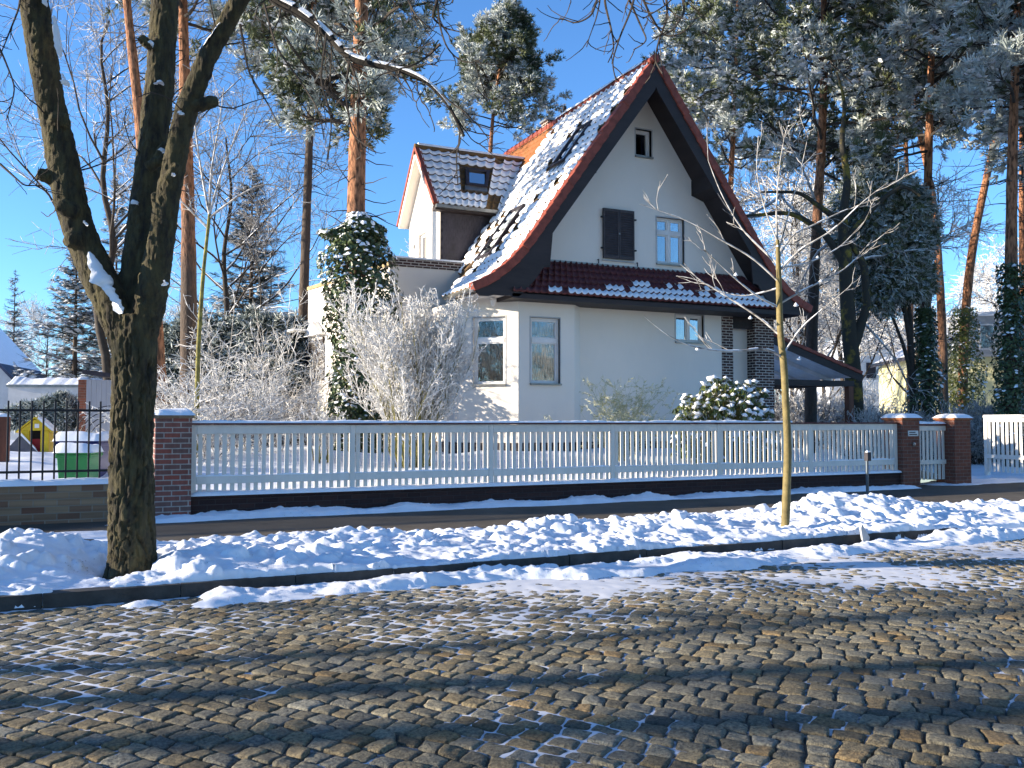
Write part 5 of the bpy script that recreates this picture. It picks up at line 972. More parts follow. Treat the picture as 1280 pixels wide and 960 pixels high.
# ------------------------------------------------------------------ shrubs in the garden
def frost_bush(name, label, base, H, W, seed, ns=46, tip='frost', stem='olive', group=None, sub=(9, 6), tw=.16, rtip=.008, rb=.016, cat='shrub', fan=.29, bend=.05):
    rng = np.random.default_rng(seed); t = thing(name, label, cat, tuple(base), group); ph = rng.uniform(0, 6.28, ns); sp = np.sqrt(rng.random(ns)); P = np.stack([np.cos(ph) * sp * W * .16, np.sin(ph) * sp * W * .16, np.zeros(ns)], -1)
    D = np.stack([np.cos(ph) * sp * fan, np.sin(ph) * sp * fan, np.ones(ns)], -1); L = H * rng.uniform(.6, 1.05, ns) * (1 - .15 * sp); p1, r1 = grow(P, D, L, rb, rng, 9, .07, -.01 + bend * 0, .4); B = MB(); br(B, p1, r1, 5); B.build('stems', M[stem], t, smooth=True)
    Bt = MB(); P, D, r, q = spawn(p1, r1, sub[0], rng, .28, 1, (.25, .75), .2); p2, r2 = grow(P, D, H * .19 * rng.uniform(.5, 1.2, len(P)) * (1.3 - .5 * q), rtip * 1.15, rng, 5, .12, .05, .75); br(Bt, p2, r2, 4)
    P, D, r, q = spawn(p2, r2, sub[1], rng, .15, 1, (.4, 1.1), .15); p3, r3 = grow(P, D, tw * rng.uniform(.5, 1.3, len(P)), rtip, rng, 2, .15, .1, .8); br(Bt, p3, r3, 4); P, D, r, q = spawn(p3, r3, 2, rng, .3, 1, (.5, 1.2), .1); p4, r4 = grow(P, D, tw * .45, rtip * .9, rng, 1, .1, 0, .9); br(Bt, p4, r4, 3)
    Bt.build('frosted_twigs', M[tip], t); return t
frost_bush('frosted_shrub', 'tall fan shaped shrub white with hoar frost beside the bay window', (6.5, 19.3, .45), 4.35, 2.4, 41, 84, sub=(13, 7), tw=.17, rtip=.0078, rb=.013)
frost_bush('frosted_shrub', 'small low frosted shrub left of the tall fan shaped one', (4.75, 20.6, .5), 1.7, 1.4, 42, 16, sub=(7, 5), tw=.12)
def tangle(name, label, base, H, W, seed, ns=40, group=None):
    rng = np.random.default_rng(seed); t = thing(name, label, 'shrub', tuple(base), group); P = np.stack([rng.uniform(-W / 2, W / 2, ns) * .7, rng.uniform(-1, 1, ns) * .8, np.zeros(ns)], -1); D = np.stack([rng.normal(0, .45, ns), rng.normal(0, .35, ns), np.ones(ns)], -1); p1, r1 = grow(P, D, H * rng.uniform(.5, 1.1, ns), .016, rng, 10, .13, -.035, .4); B = MB(); br(B, p1, r1, 5); B.build('stems', M['frosttwig'], t, smooth=True)
    Bt = MB(); P, D, r, q = spawn(p1, r1, 10, rng, .2, 1, (.5, 1.2), .0); p2, r2 = grow(P, D, .75 * rng.uniform(.4, 1.3, len(P)), .0085, rng, 6, .17, -.01, .7); br(Bt, p2, r2, 4); P, D, r, q = spawn(p2, r2, 5, rng, .15, 1, (.5, 1.2), 0); p3, r3 = grow(P, D, .22 * rng.uniform(.4, 1.3, len(P)), .0075, rng, 3, .2, 0, .8); br(Bt, p3, r3, 3); Bt.build('frosted_twigs', M['frost'], t); return t
tangle('frosted_thicket', 'tangled white frosted thicket behind the left brick pillar', (2.9, 23.2, .6), 3.6, 3.4, 51, 46)
tangle('frosted_thicket', 'frosted twiggy thicket deeper in the garden left of the wing', (4.6, 27.0, .7), 4.6, 4.0, 52, 46)
tangle('frosted_thicket', 'low frosted tangle beside the slim green stem', (1.6, 21.5, .5), 2.2, 2.4, 53, 30)
M['olivebark'] = mat('olive_bark', (.09, .08, .03), .8, .4, 9, .6, 30, col2=(.27, .24, .06))
def slim_stem():
    rng = np.random.default_rng(61); base = at(247, 590, 20.5); base[2] = .5; t = thing('sapling', 'slim sapling with yellow green stem and frosted forked top in the thicket', 'sapling', tuple(base)); q = smooth_path(np.array([at(x, y, 20.5) for x, y in ((246, 575), (246, 500), (248, 430), (254, 340), (262, 268))]) - base, 24); q[0, 2] = -.1; B = MB(); B.tube(q, np.linspace(.066, .038, 24) * (1 + .08 * vnoise(q[:, 2] * 5, q[:, 2] * 0)), 10); B.build('trunk', M['olivebark'], t, smooth=True); Bt = MB()
    for l in ([(262, 268), (255, 235), (248, 190), (240, 130)], [(262, 268), (272, 230), (290, 180), (312, 130)], [(262, 268), (262, 220), (272, 170), (280, 110)], [(262, 272), (290, 250), (330, 225), (368, 240)], [(260, 285), (235, 260), (215, 240)]):
        p = smooth_path(np.array([at(x, y, 20.5) for x, y in l]) - base, 10)[None]; rd = np.linspace(.035, .009, 10)[None]; br(Bt, p, rd, 5); P, D, r, tt = spawn(p, rd, 8, rng, .15, 1, (.4, 1.0), .1); p2, r2 = grow(P, D, .9 * rng.uniform(.4, 1.2, len(P)), .010, rng, 5, .15, .02, .6); br(Bt, p2, r2, 3); P, D, r, tt = spawn(p2, r2, 4, rng, .2, 1, (.5, 1.0)); p3, r3 = grow(P, D, .3, .008, rng, 3, .15, 0, .7); br(Bt, p3, r3, 3)
    Bt.build('branches', M['frosttwig'], t)
slim_stem()
# pale feathery bush and snowy rhododendron before the facade
def feathery():
    rng = np.random.default_rng(71); t = thing('feathery_bush', 'pale feathery green bush with fine frosted leaves before the facade', 'bush', (11.6, 18.6, .55)); ns = 64; ph = rng.uniform(0, 6.28, ns); sp = np.sqrt(rng.random(ns)); D = np.stack([np.cos(ph) * sp * .75, np.sin(ph) * sp * .75, np.ones(ns)], -1); p1, r1 = grow(np.zeros((ns, 3)), D, 2.1 * rng.uniform(.6, 1.1, ns), .008, rng, 9, .1, -.03, .4); B = MB(); br(B, p1, r1, 4); P, D, r, q = spawn(p1, r1, 7, rng, .25, 1, (.4, 1.0), 0); p2, r2 = grow(P, D, .36 * rng.uniform(.5, 1.3, len(P)), .004, rng, 5, .14, -.05, .6); br(B, p2, r2, 3); B.build('stems', M['bamboo'], t)
    pts = p2[:, 1:].reshape(-1, 3); d = (p2[:, 1:] - p2[:, :-1]).reshape(-1, 3); n = len(pts); Bf = MB()
    for k in range(3): dd = d / np.linalg.norm(d, axis=1, keepdims=True) + rng.normal(0, .55, (n, 3)); dd[:, 2] -= .2; Bf.scatter(np.array([(0, 0, 0), (.012, 0, .4), (0, .004, 1), (-.012, 0, .4)]) * [7, 7, 1], np.array([(0, 1, 2), (0, 2, 3)]), pts, frames(dd, rng.uniform(0, 6.28, n)), rng.uniform(.06, .13, n))
    Bf.build('leaves', M['bamboo'], t)
feathery()
def rhododendron(base, rx, rz, n, seed, label, name='rhododendron'):
    rng = np.random.default_rng(seed); t = thing(name, label, 'shrub', base); d = randdir(rng, n, .35); d[:, 2] = np.abs(d[:, 2]); lump = .72 + .34 * rng.random(n) ** .6 + .22 * fbm(d[:, 0] * 2.2 + seed, d[:, 1] * 2.2, d[:, 2] * 2.2, o=2); P = d * lump[:, None] * [rx, rx * .8, rz] + [0, 0, .1]; Bl = MB(); Bw = MB(); Bs = MB(); Bs.sticks(np.zeros((n, 3)), P, .012, .006, 3); Bs.build('stems', M['olive'], t)
    lf = np.array([(0, .01, .0), (.022, .05, .004), (.026, .11, 0), (0, .165, -.02), (-.026, .11, 0), (-.022, .05, .004)]); lt = np.array([(0, 1, 2), (0, 2, 3), (0, 3, 4), (0, 4, 5)])
    ax = d + [0, 0, .5] + rng.normal(0, .2, (n, 3))
    for k in range(9):
        a = k * 6.283 / 9; c, s_ = math.cos(a), math.sin(a); dr = .25 + .5 * rng.random(); ce, se = math.cos(dr), math.sin(dr); Rl = np.array([[c, -s_, 0], [s_, c, 0], [0, 0, 1]]) @ np.array([[1, 0, 0], [0, ce, se], [0, -se, ce]]); Bl.scatter(lf @ Rl.T, lt, P, frames(ax, rng.uniform(0, 6.28, n)), rng.uniform(.7, 1.25, n))
    Bl.build('leaves', M['rhodo'], t); k = rng.random(n) < .62 * np.clip(d[:, 2] + .55, 0, 1); m = k.sum(); bv, bt = blob(.11, .08); Bw.scatter(bv, bt, P[k] + [0, 0, .015], frames(np.tile([0, 0, 1.], (m, 1)) + rng.normal(0, .35, (m, 3)), rng.uniform(0, 6.28, m)), rng.uniform(.5, 1.25, m)); Bw.build('leaf_snow', M['snowfine'], t, smooth=True); return t
rhododendron((14.85, 18.7, .55), 1.45, 2.05, 560, 81, 'leafy rhododendron heaped with lumps of snow before the brick porch'); rhododendron((16.1, 18.9, .5), .75, .62, 110, 82, 'low dark evergreen shrub with snow caps right of the rhododendron')

# ------------------------------------------------------------------ ivy clad pine before the wing
b1 = at(447, 590, 24.2); b1[2] = .5
PT = [at(x, y, 24.2) for x, y in ((447, 610), (446, 520), (445, 400), (444, 300), (446, 200), (449, 100), (452, 0), (455, -150), (458, -330), (462, -480))]
t = pine('pine_tree', 'tall orange barked pine rising out of an ivy column beside the wing', b1, 14, .30, 8.6, 3.3, 101, split=5, nb=84, dens=1.6, frostshare=.42, snow=.32, trunk_pts=PT, tuft=.19)
def ivy(name, label, base, path, rad, n, seed, size=.11, snow=.3, m='ivy', group=None):
    rng = np.random.default_rng(seed); t = thing(name, label, 'ivy', tuple(base), group); B = MB(); Bs = MB(); p = np.array(path) - np.array(base); ivy_leaves(B, p, rad, n, rng, size, Bs if snow else None, snow); B.build('leaves', M[m], t)
    if Bs.n: Bs.build('leaf_snow', M['snowfine'], t)
    return t
ivy('ivy_column', 'dense dark ivy column with snowy top climbing the orange barked pine', b1, [at(448, y, 24.1) for y in (600, 540, 470, 400, 330, 290, 268)], [.62, .72, .80, .86, .90, .66, .25], 16000, 111, .125, .13)
b2 = at(398, 285, 23.9); ivy('ivy_clump', 'small outlying ivy spray at the left top of the ivy column', b1 + [0, 0, .01], [at(x, y, 24.0) for x, y in ((432, 300), (418, 292), (404, 290))], [.45, .40, .15], 700, 112, .125, .45)
# ------------------------------------------------------------------ other pines
def pinepx(pxs, d, crown_y, Rc, seed, label, r0, top=-420, **k):
    """pine whose trunk passes the given photo points at depth d"""
    pts = [at(x, y, d) for x, y in pxs]; b = gz(pts[0]); pts[0] = b - [0, 0, .3]; return pine(k.pop('name', 'pine_tree'), label, b, 1, r0, at(640, crown_y, d)[2] - b[2], Rc, seed, trunk_pts=pts, **k)
pinepx([(376, 530), (378, 420), (382, 300), (387, 170), (391, 60), (394, -80), (398, -230)], 33, 120, 3.6, 102, 'slender dark trunked pine left of the wing with crown high up', .21, split=15, frostshare=.5, snow=.35, tuft=.27, nb=64)
pinepx([(236, 540), (236, 420), (236, 300), (233, 180), (230, 60), (226, -100), (222, -260)], 27, 40, 3.6, 103, 'straight pine trunk behind the right stem of the street tree', .27, split=6, frostshare=.5)
pinepx([(205, 540), (190, 330), (178, 180), (167, 80), (158, 0), (148, -120), (140, -260)], 25, -60, 3.6, 104, 'leaning bright orange pine trunk between the stems of the street tree', .22, split=1, frostshare=.5)
pinepx([(606, 530), (608, 330), (612, 200), (617, 130), (622, 90), (640, 40)], 46, 178, 3.3, 105, 'small bushy topped pine standing behind the house', .22, split=3, nb=64, frostshare=.45, snow=.55, dens=1.4, tuft=.2)
R_ = [([(1013, 540), (1013, 480), (1016, 380), (1020, 290), (1027, 190), (1030, 100), (1030, -20), (1028, -140), (1026, -230)], 35, 215, 5.2, 201, 'dark straight pine with reddish scar right behind the carport', .27, dict(split=8, nb=74, snow=.75, dens=1.35, frostshare=.25)),
      ([(1157, 540), (1157, 420), (1158, 300), (1161, 180), (1164, 80), (1168, -40), (1172, -180)], 33, 190, 4.6, 202, 'upright pine with dark ivy foot left of the leaning pine', .24, dict(split=6, nb=64, snow=.7, dens=1.3)),
      ([(1202, 540), (1204, 430), (1208, 370), (1214, 310), (1226, 255), (1243, 180), (1256, 90), (1266, -30), (1274, -170)], 43, 150, 5.4, 203, 'leaning orange pine with ivy skirt before the yellow house', .27, dict(split=2, nb=56, frostshare=.6)),
      ([(1265, 540), (1264, 400), (1264, 280), (1266, 170), (1270, 60), (1276, -100)], 29, 150, 4.6, 204, 'thick grey based pine clad in dark ivy at the right edge', .29, dict(split=5, nb=60, frostshare=.5)),
      ([(1282, 540), (1279, 400), (1277, 280), (1277, 150), (1280, 30), (1284, -120)], 44, 120, 5, 205, 'orange pine trunk half hidden at the right picture edge', .21, dict(split=1.5, frostshare=.55)),
      ([(1139, 540), (1138, 460), (1138, 400), (1137, 330), (1134, 230), (1131, 130), (1128, 20)], 44, 210, 3.6, 206, 'thin far pine with sunlit orange foot between the ivy trunks', .20, dict(split=0, frostshare=.5, snow=.6)),
      ([(905, 540), (906, 400), (910, 300), (915, 200), (920, 80), (924, -60)], 47, 235, 4.6, 207, 'broad pine behind the right roof slope with bluish frosted boughs', .26, dict(split=5, nb=78, snow=.75, dens=1.3)),
      ([(1180, 540), (1178, 400), (1168, 250), (1140, 120), (1115, -20), (1110, -130)], 41, 190, 4.6, 208, 'snow laden pine filling the sky between the two straight pines', .24, dict(split=4, nb=70, snow=.75, dens=1.2)),
      ([(1330, 540), (1328, 380), (1325, 200), (1322, 50), (1320, -120)], 31, 190, 4.8, 209, 'pine beyond the right picture edge reaching in with lit boughs', .25, dict(split=3, nb=60, frostshare=.6))]
for pxs, d, cy, Rc, sd, lb, r0, kw in R_: kw['frostshare'] = kw.get('frostshare', .3) + .2; kw['nb'] = int(kw.get('nb', 60) * .95); kw['snow'] = .85; pinepx(pxs, d, cy, Rc * 1.1, sd, lb, r0 * .9, tuft=.25, **kw)
for px, d, y0, y1, rr, n, sd, mm, lb in ((1157, 32.6, 545, 385, (.75, .62, .45, .25), 4200, 121, 'ivy', 'dark ivy sleeve on the upright pine behind the gate pillars'), (1205, 42, 545, 385, (.6, .95, .85, .4), 4200, 122, 'ivyl', 'yellow green ivy skirt around the leaning orange pine'), (1264, 28.6, 545, 330, (.5, .5, .45, .3), 3600, 123, 'ivy', 'blackish ivy sleeve on the thick pine at the right edge'), (1274, 33, 545, 370, (.6, .6, .5, .3), 2200, 124, 'ivy', 'dark ivy on the half hidden pine at the right picture edge')):
    p = [at(px, y0 + (y1 - y0) * k / 3, d) for k in range(4)]; ivy('ivy_sleeve', lb, gz(p[0]), p, rr, n, sd, .13, .10, mm)
# old ivied broadleaf tree right of the carport, with its dark evergreen mantle
b = gz(at(1068, 545, 31)); t = thing('old_tree', 'old dark trunk with two yellow lichened limbs right of the carport roof', 'tree', tuple(b)); rng = np.random.default_rng(131); B = MB()
for l, r0, r1 in (([(1070, 560), (1068, 480), (1062, 420), (1058, 360), (1056, 310)], .30, .22), ([(1064, 440), (1078, 400), (1084, 380)], .21, .13), ([(1057, 330), (1052, 270), (1062, 225), (1050, 180), (1058, 130), (1046, 90)], .20, .03), ([(1084, 385), (1080, 330), (1062, 300)], .15, .10), ([(1056, 330), (1030, 290), (990, 265), (930, 270)], .15, .04), ([(1054, 280), (1000, 240), (950, 240)], .12, .03), ([(1057, 300), (1100, 250), (1130, 230), (1150, 245)], .13, .05)):
    B.tube(smooth_path(np.array([at(x, y, 31) for x, y in l]) - b, 20), np.linspace(r0, r1, 20), 12)
M['lichen'] = mat('lichened_bark', (.05, .045, .035), .95, .3, 2.2, .8, 14, col2=(.34, .25, .035)); cr_ = [q for q in M['lichen'].node_tree.nodes if q.type == 'VALTORGB'][0]; cr_.color_ramp.elements[0].position = .52; cr_.color_ramp.elements[1].position = .72; B.build('trunk', M['lichen'], t, smooth=True)
p1, r1 = grow(np.array([at(x, y, 31) for x, y in ((1040, 300), (1000, 268), (960, 268), (1060, 220), (1020, 255), (1075, 400), (1056, 330), (980, 240))]) - b, rng.normal(size=(8, 3)) + [0, 0, .3], 3.2, .05, rng, 8, .15, 0, .25); B = MB(); br(B, p1, r1, 5); P, D, r, q = spawn(p1, r1, 9, rng, .15, 1, (.5, 1.1), 0); p2, r2 = grow(P, D, 1.2 * rng.uniform(.5, 1.2, len(P)), .016, rng, 5, .16, 0, .5); br(B, p2, r2, 3); P, D, r, q = spawn(p2, r2, 5, rng, .15, 1, (.5, 1.1), 0); p3, r3 = grow(P, D, .45, .011, rng, 3, .16, 0, .7); br(B, p3, r3, 3); B.build('branches', M['frosttwig'], t); B = MB(); topsnow(B, p1, r1, rng, .8, .9); B.build('branch_snow', M['snowfine'], t)
def mantle(label, pxs, d, n, seed, m, base, size=.16, snow=.55, cat='evergreen', name='evergreen_tree'):
    """hanging evergreen foliage filling a volume given by blobs (px, py, radius in metres)"""
    rng = np.random.default_rng(seed); b = gz(base); t = thing(name, label, cat, tuple(b)); w = np.array([r ** 2 for _, _, r in pxs]); k = rng.choice(len(pxs), n, p=w / w.sum()); c = np.array([at(x, y, d) for x, y, _ in pxs]) - b; rr = np.array([r for _, _, r in pxs]); dd = randdir(rng, n); P = c[k] + dd * (rr[k] * (.45 + .6 * rng.random(n) ** .6) * (1 + .3 * fbm(dd[:, 0] * 3, dd[:, 1] * 3, dd[:, 2] * 3 + k, o=2)))[:, None]
    D = dd + [0, 0, -.5] + rng.normal(0, .4, (n, 3)); B = MB(); B.scatter(LEAF[0] * [.8, 1, 1], LEAF[1], P, frames(D, rng.uniform(0, 6.28, n)), rng.uniform(.6, 1.4, n) * size); tv, tt = needle_tuft(7, size * 1.2, size * .2, rng); B.scatter(tv, tt, P, frames(D + rng.normal(0, .5, (n, 3)), rng.uniform(0, 6.28, n)), rng.uniform(.6, 1.3, n)); B.build('foliage', M[m], t); B = MB(); n2 = n; B.scatter(tv, tt, P[:n2] * 1.01, frames(D[:n2] + rng.normal(0, .8, (n2, 3)), rng.uniform(0, 6.28, n2)), rng.uniform(.8, 1.6, n2)); B.build('frosted_foliage', M['needlef'], t)
    q = rng.random(n) < snow * np.clip(.5 + fbm(P[:, 0] * 1.2, P[:, 1] * 1.2, P[:, 2] * 1.2, o=2), 0, 1.2); mm = q.sum(); bv, bt = blob(size * .55, size * .3); Bs = MB(); Bs.scatter(bv, bt, P[q] + [0, 0, .05], frames(np.tile([0, 0, 1.], (mm, 1)) + rng.normal(0, .3, (mm, 3)), rng.uniform(0, 6.28, mm)), rng.uniform(.5, 1.2, mm)); Bs.build('foliage_snow', M['snowfine'], t)
    lo = np.array([0, 0, -.2]); B = MB()
    for cc in c[::2]: B.tube(smooth_path([lo, [0, 0, max(.5, cc[2] * .55)], cc], 10), np.linspace(.16, .03, 10), 6)
    B.build('trunk', M['twig'], t, smooth=True); return t
mantle('hanging evergreen with bluish snow between the carport and the upright pine', [(1080, 255, 1.0), (1105, 245, 1.1), (1125, 270, 1.1), (1090, 300, 1.2), (1120, 320, 1.2), (1140, 350, .9), (1100, 360, 1.0), (1145, 300, .8)], 32.5, 6500, 141, 'needle', at(1142, 545, 32.5))

# ------------------------------------------------------------------ left neighbour's yard
def wheelie_bin(loc, w, h, m, lidm, label, rz=0):
    t = thing('wheelie_bin', label, 'bin', loc); t.rotation_euler.z = rz; d = w * 1.1; B = MB(); a = .82
    v = [(sx * w / 2 * k, sy * d / 2 * k, z) for z, k in ((.06, a), (h, 1)) for sx, sy in ((-1, -1), (1, -1), (1, 1), (-1, 1))]; B.add(v, [(0, 1, 5, 4), (1, 2, 6, 5), (2, 3, 7, 6), (3, 0, 4, 7), (3, 2, 1, 0)]); B.box(-w / 2 - .02, w / 2 + .02, -d / 2 - .02, d / 2 + .02, h - .07, h); bev(B.build('body', M[m], t), .015)
    B = MB(); B.box(-w / 2 - .03, w / 2 + .03, -d / 2 - .05, d / 2 + .03, h + .003, h + .045); bev(B.build('lid', M[lidm], t), .015); MB().tube([(-w / 2 - .02, d / 2 + .07, h - .02), (w / 2 + .02, d / 2 + .07, h - .02)], .018, 8).build('handle', M[lidm], t)
    for sx in (-1, 1): MB().tube([(sx * w * .44 - .025, d / 2 * .86, .1), (sx * w * .44 + .025, d / 2 * .86, .1)], .1, 16).build('wheel', M['iron'], t)
    snowcap('lid_snow', -w / 2 - .05, w / 2 + .05, -d / 2 - .07, d / 2 + .04, h + .045, .15, t, loc[0], .02, .5); return t
pb = at(99, 560, 17.4); wheelie_bin((pb[0], pb[1], .0), .60, .96, 'green', 'green', 'green wheelie bin with a thick cap of snow behind the railings', -.3)
pb = at(106, 560, 18.6); wheelie_bin((pb[0], pb[1], .06), .84, 1.10, 'blue', 'blue', 'wider dark blue bin with snowy lid right behind the green bin', -.3)
def playhouse():
    b = gz(at(46, 540, 25.8)); t = thing('playhouse', 'toy plastic playhouse in yellow and red with snow on its roof', 'playhouse', tuple(b)); t.rotation_euler.z = -.2; t.scale = (.64,) * 3; B = MB(); h = 1.0; B.box(-.55, -.2, -.4, .4, 0, h); B.box(.25, .6, -.4, .4, 0, h); B.box(-.2, .25, .0, .4, 0, h); B.prism([(-.6, -.42, h), (.65, -.42, h), (.02, -.42, h + .5)], (0, 0, 0), (0, .84, 0)); bev(B.build('body', M['yellow'], t), .03); bev(MB().box(-.2, .25, -.06, -.01, 0, .62).build('half_door', M['red'], t), .01); MB().box(-.195, .245, -.05, -.005, .62, 1).build('doorway', M['dark'], t)
    for s_ in (-1, 1): B = MB(); B.prism([(s_ * .72, -.48, h - .1), (.02, -.48, h + .55), (.02, -.48, h + .62), (s_ * .76, -.48, h - .05)], (0, 0, 0), (0, .96, 0)); B.build('roof_half', M['yellow'], t)
    B = MB(); B.prism([(.12, -.45, h + .50), (.74, -.45, h - .02), (.70, -.45, h + .13), (.16, -.45, h + .62)], (0, 0, 0), (0, .9, 0)); B.build('roof_snow', M['snowfine'], t); MB().box(.02, .2, -.44, -.405, h + .12, h + .3).build('white_plate', M['white'], t)
playhouse()
def toy_slide():
    b = gz(at(22, 545, 25.3)); t = thing('sandbox_cover', 'grey tarpaulin tent over the sandpit left of the toy playhouse', 'cover', tuple(b)); B = MB(); B.prism([(-.35, 0, 0), (.5, 0, 0), (.05, 0, .5)], (0, 0, 0), (0, .8, 0)); B.build('sheet', M['grey'], t); B = MB(); B.prism([(.07, -.01, .5), (.5, -.01, .03), (.44, -.01, .15), (.09, -.01, .56)], (0, 0, 0), (0, .82, 0)); B.build('sheet_snow', M['snowfine'], t)
toy_slide()
b = gz(at(3, 560, 20)); t = thing('timber_post', 'dark red brown timber post at the left edge behind the railings', 'post', tuple(b)); bev(MB().box(-.16, .14, -.1, .1, -.2, 1.0).build('post', M['wood'], t), .01); snowcap('cap_snow', -.16, .14, -.1, .1, 1.0, .05, t, 2)
b = gz(at(122, 545, 28)); t = thing('shed', 'pale board clad shed with dark roof edge left of the street tree', 'shed', tuple(b)); t.rotation_euler.z = -.25; B = MB()
for i in range(12): B.box(-.35 + i * .15, -.205 + i * .15, -.02 + .004 * (i % 2), 2.2, -.3, 2.2)
B.build('board_wall', M['shed'], t); B = MB(); B.prism([(-.45, -.15, 2.38), (1.7, -.15, 2.12), (1.7, -.15, 2.22), (-.45, -.15, 2.52)], (0, 0, 0), (0, 2.5, 0)); B.build('roof', M['slate'], t)
b = gz(at(104, 545, 28.5)); t = thing('brick_pillar', 'slim orange brick pillar beside the pale shed', 'brick pillar', tuple(b)); MB().box(-.17, .17, -.17, .17, -.3, 2.25).build('shaft', M['brickpier'], t); snowcap('cap_snow', -.2, .2, -.2, .2, 2.25, .09, t, 3)
b = gz(at(55, 530, 36)); t = thing('garage', 'low white rendered garage with thick snow on its flat roof', 'garage', tuple(b)); t.rotation_euler.z = -.35; MB().box(-1.4, 1.6, 0, 5, -.3, 2.25).build('wall', M['garden'], t); snowcap('roof_snow', -1.45, 1.65, -.05, 5, 2.25, .28, t, 3, .05, .5); MB().box(-1.46, 1.66, -.06, 5.05, 2.13, 2.24).build('roof_edge', M['zinc'], t)
mantle('low evergreen boughs weighed down with snow in front of the white garage', [(30, 519, .32), (45, 515, .30), (62, 508, .28), (78, 505, .32), (90, 512, .34), (60, 522, .4), (84, 524, .4), (18, 522, .3)], 28.8, 2600, 151, 'spruce', at(70, 535, 28.8), .13, .75, 'evergreen shrub', 'evergreen_shrub')
def far_house(name, label, px, d, w, dep, h, rise, wallm, roofm, rz, wins=(), snow=True, balcony=None, dorm=False):
    b = gz(at(px, 520, d)); t = thing(name, label, 'house', tuple(b)); t.rotation_euler.z = rz; MB().box(-w / 2, w / 2, 0, dep, -.5, h).build('wall', wallm, t); B = MB()
    B.prism([(-w / 2, 0, h), (w / 2, 0, h), (0, 0, h + rise)], (0, 0, 0), (0, dep, 0)); B.build('gable', wallm, t)
    for s_ in (-1, 1):
        p = [(s_ * (w / 2 + .5), -.4, h - .5 * rise / (w / 2) + .02), (0, -.4, h + rise + .02), (0, -.4, h + rise + .25), (s_ * (w / 2 + .5), -.4, h - .5 * rise / (w / 2) + .25)]; B = MB(); B.prism(p, (0, 0, 0), (0, dep + .8, 0)); r = B.build('roof', roofm, t)
        if snow: q = [(a[0] * .97, -.38, a[2] + .24 if i < 2 else a[2] + .12) for i, a in enumerate(p)]; B = MB(); B.prism(q, (0, 0, 0), (0, dep + .7, 0)); B.build('roof_snow', M['snowfine'], r)
    for (x, z, ww, hh) in wins:
        f = MB(); f.box(x - ww / 2 - .06, x + ww / 2 + .06, -.05, -.003, z - .06, z + hh + .06); f = f.build('window', M['white'], t)
        n = max(1, int(ww / .7))
        for i in range(n): MB().box(x - ww / 2 + i * ww / n + .03, x - ww / 2 + (i + 1) * ww / n - .03, -.07, -.052, z, z + hh).build('pane', M['slate'], f)
    if balcony:
        x, z, ww = balcony; B = MB(); B.box(x - ww / 2, x + ww / 2, -1.2, -.01, z - .15, z); B.build('balcony_slab', M['farwhite'], t); B = MB(); B.box(x - ww / 2, x + ww / 2, -1.22, -1.16, z, z + .95)
        for k in range(int(ww / .2)): B.box(x - ww / 2 + k * .2, x - ww / 2 + k * .2 + .03, -1.24, -1.222, z, z + .95)
        B.build('balcony_rail', M['farwhite'], t); MB().box(x - ww / 2, x + ww / 2, -1.25, -1.13, z + .955, z + 1.05).build('rail_snow', M['snowfine'], t)
    return t
far_house('neighbour_house', 'far neighbouring house with bluish snowy roof at the left edge', -75, 58, 9, 9, 3.2, 5.0, M['garden'], M['roofblue'], -.2, [(2.4, 3.6, 1.0, 1.0), (2.2, 1, 1.2, 1.3), (-2, 1, 1.2, 1.3)])
far_house('far_house', 'far white gabled house with balcony seen between the right tree trunks', 1098, 75, 8.4, 9, 4.6, 3.6, M['farwhite'], M['roofblue'], -.35, [(-.6, 4.6, .9, 1.3), (.7, 4.6, .9, 1.3), (-2, 1, 1.2, 1.4), (2, 1, 1.2, 1.4)], balcony=(0, 3.3, 5.2))
t = far_house('far_house', 'pale yellow rendered house with grey framed attic window at the right', 1246, 56, 9, 9, 5.2, 2.2, M['yellowwall'], M['slate'], -.55, [(-2.2, 1.2, 1.2, 1.4), (2, 1.2, 1.2, 1.4), (1.8, 3.6, 1.0, 1.1)]); B = MB(); B.box(-1.8, 1.6, -.6, 3, 5.1, 7.6); B.build('attic_box', M['trim'], t); f = MB().box(-1.2, 1.0, -.68, -.603, 5.5, 7.1).build('window', M['white'], t)
for k in range(2): MB().box(-1.1 + k * 1.05, -.15 + k * 1.05, -.70, -.682, 5.6, 7.0).build('pane', M['glass'], f)
B = MB(); B.box(-2.0, 1.8, -.8, 3.1, 7.6, 7.85); B.build('attic_roof', M['snowfine'], t)
# spruces on the left
spruce('spruce', 'slim far spruce against the pale sky at the left edge', gz(at(15, 520, 75)), 13.4, 2.5, 161, dens=.9)
spruce('spruce', 'broad dark spruce with snowy boughs left of the street tree trunk', gz(at(92, 520, 46)), 10.4, 3.4, 162, snow=.8, dens=1.5)
spruce('spruce', 'tall dark blue spruce rising behind the frosted thicket', gz(at(312, 520, 40)), 12.4, 3.2, 163, snow=.55, dens=1.6)
spruce('spruce', 'grey frosted spruce behind the fork of the street tree', gz(at(142, 520, 52)), 15.5, 2.8, 164, snow=.9, dens=1.2)
mantle('dark evergreen bank behind the frosted thickets left of the wing', [(225, 480, 1.3), (262, 470, 1.5), (300, 478, 1.5), (338, 470, 1.5), (368, 480, 1.2), (280, 440, 1.2), (325, 435, 1.2), (240, 430, 1.0), (355, 430, .9)], 32, 9000, 152, 'spruce', at(300, 540, 32), .2, .12, 'evergreen shrub', 'evergreen_shrub')
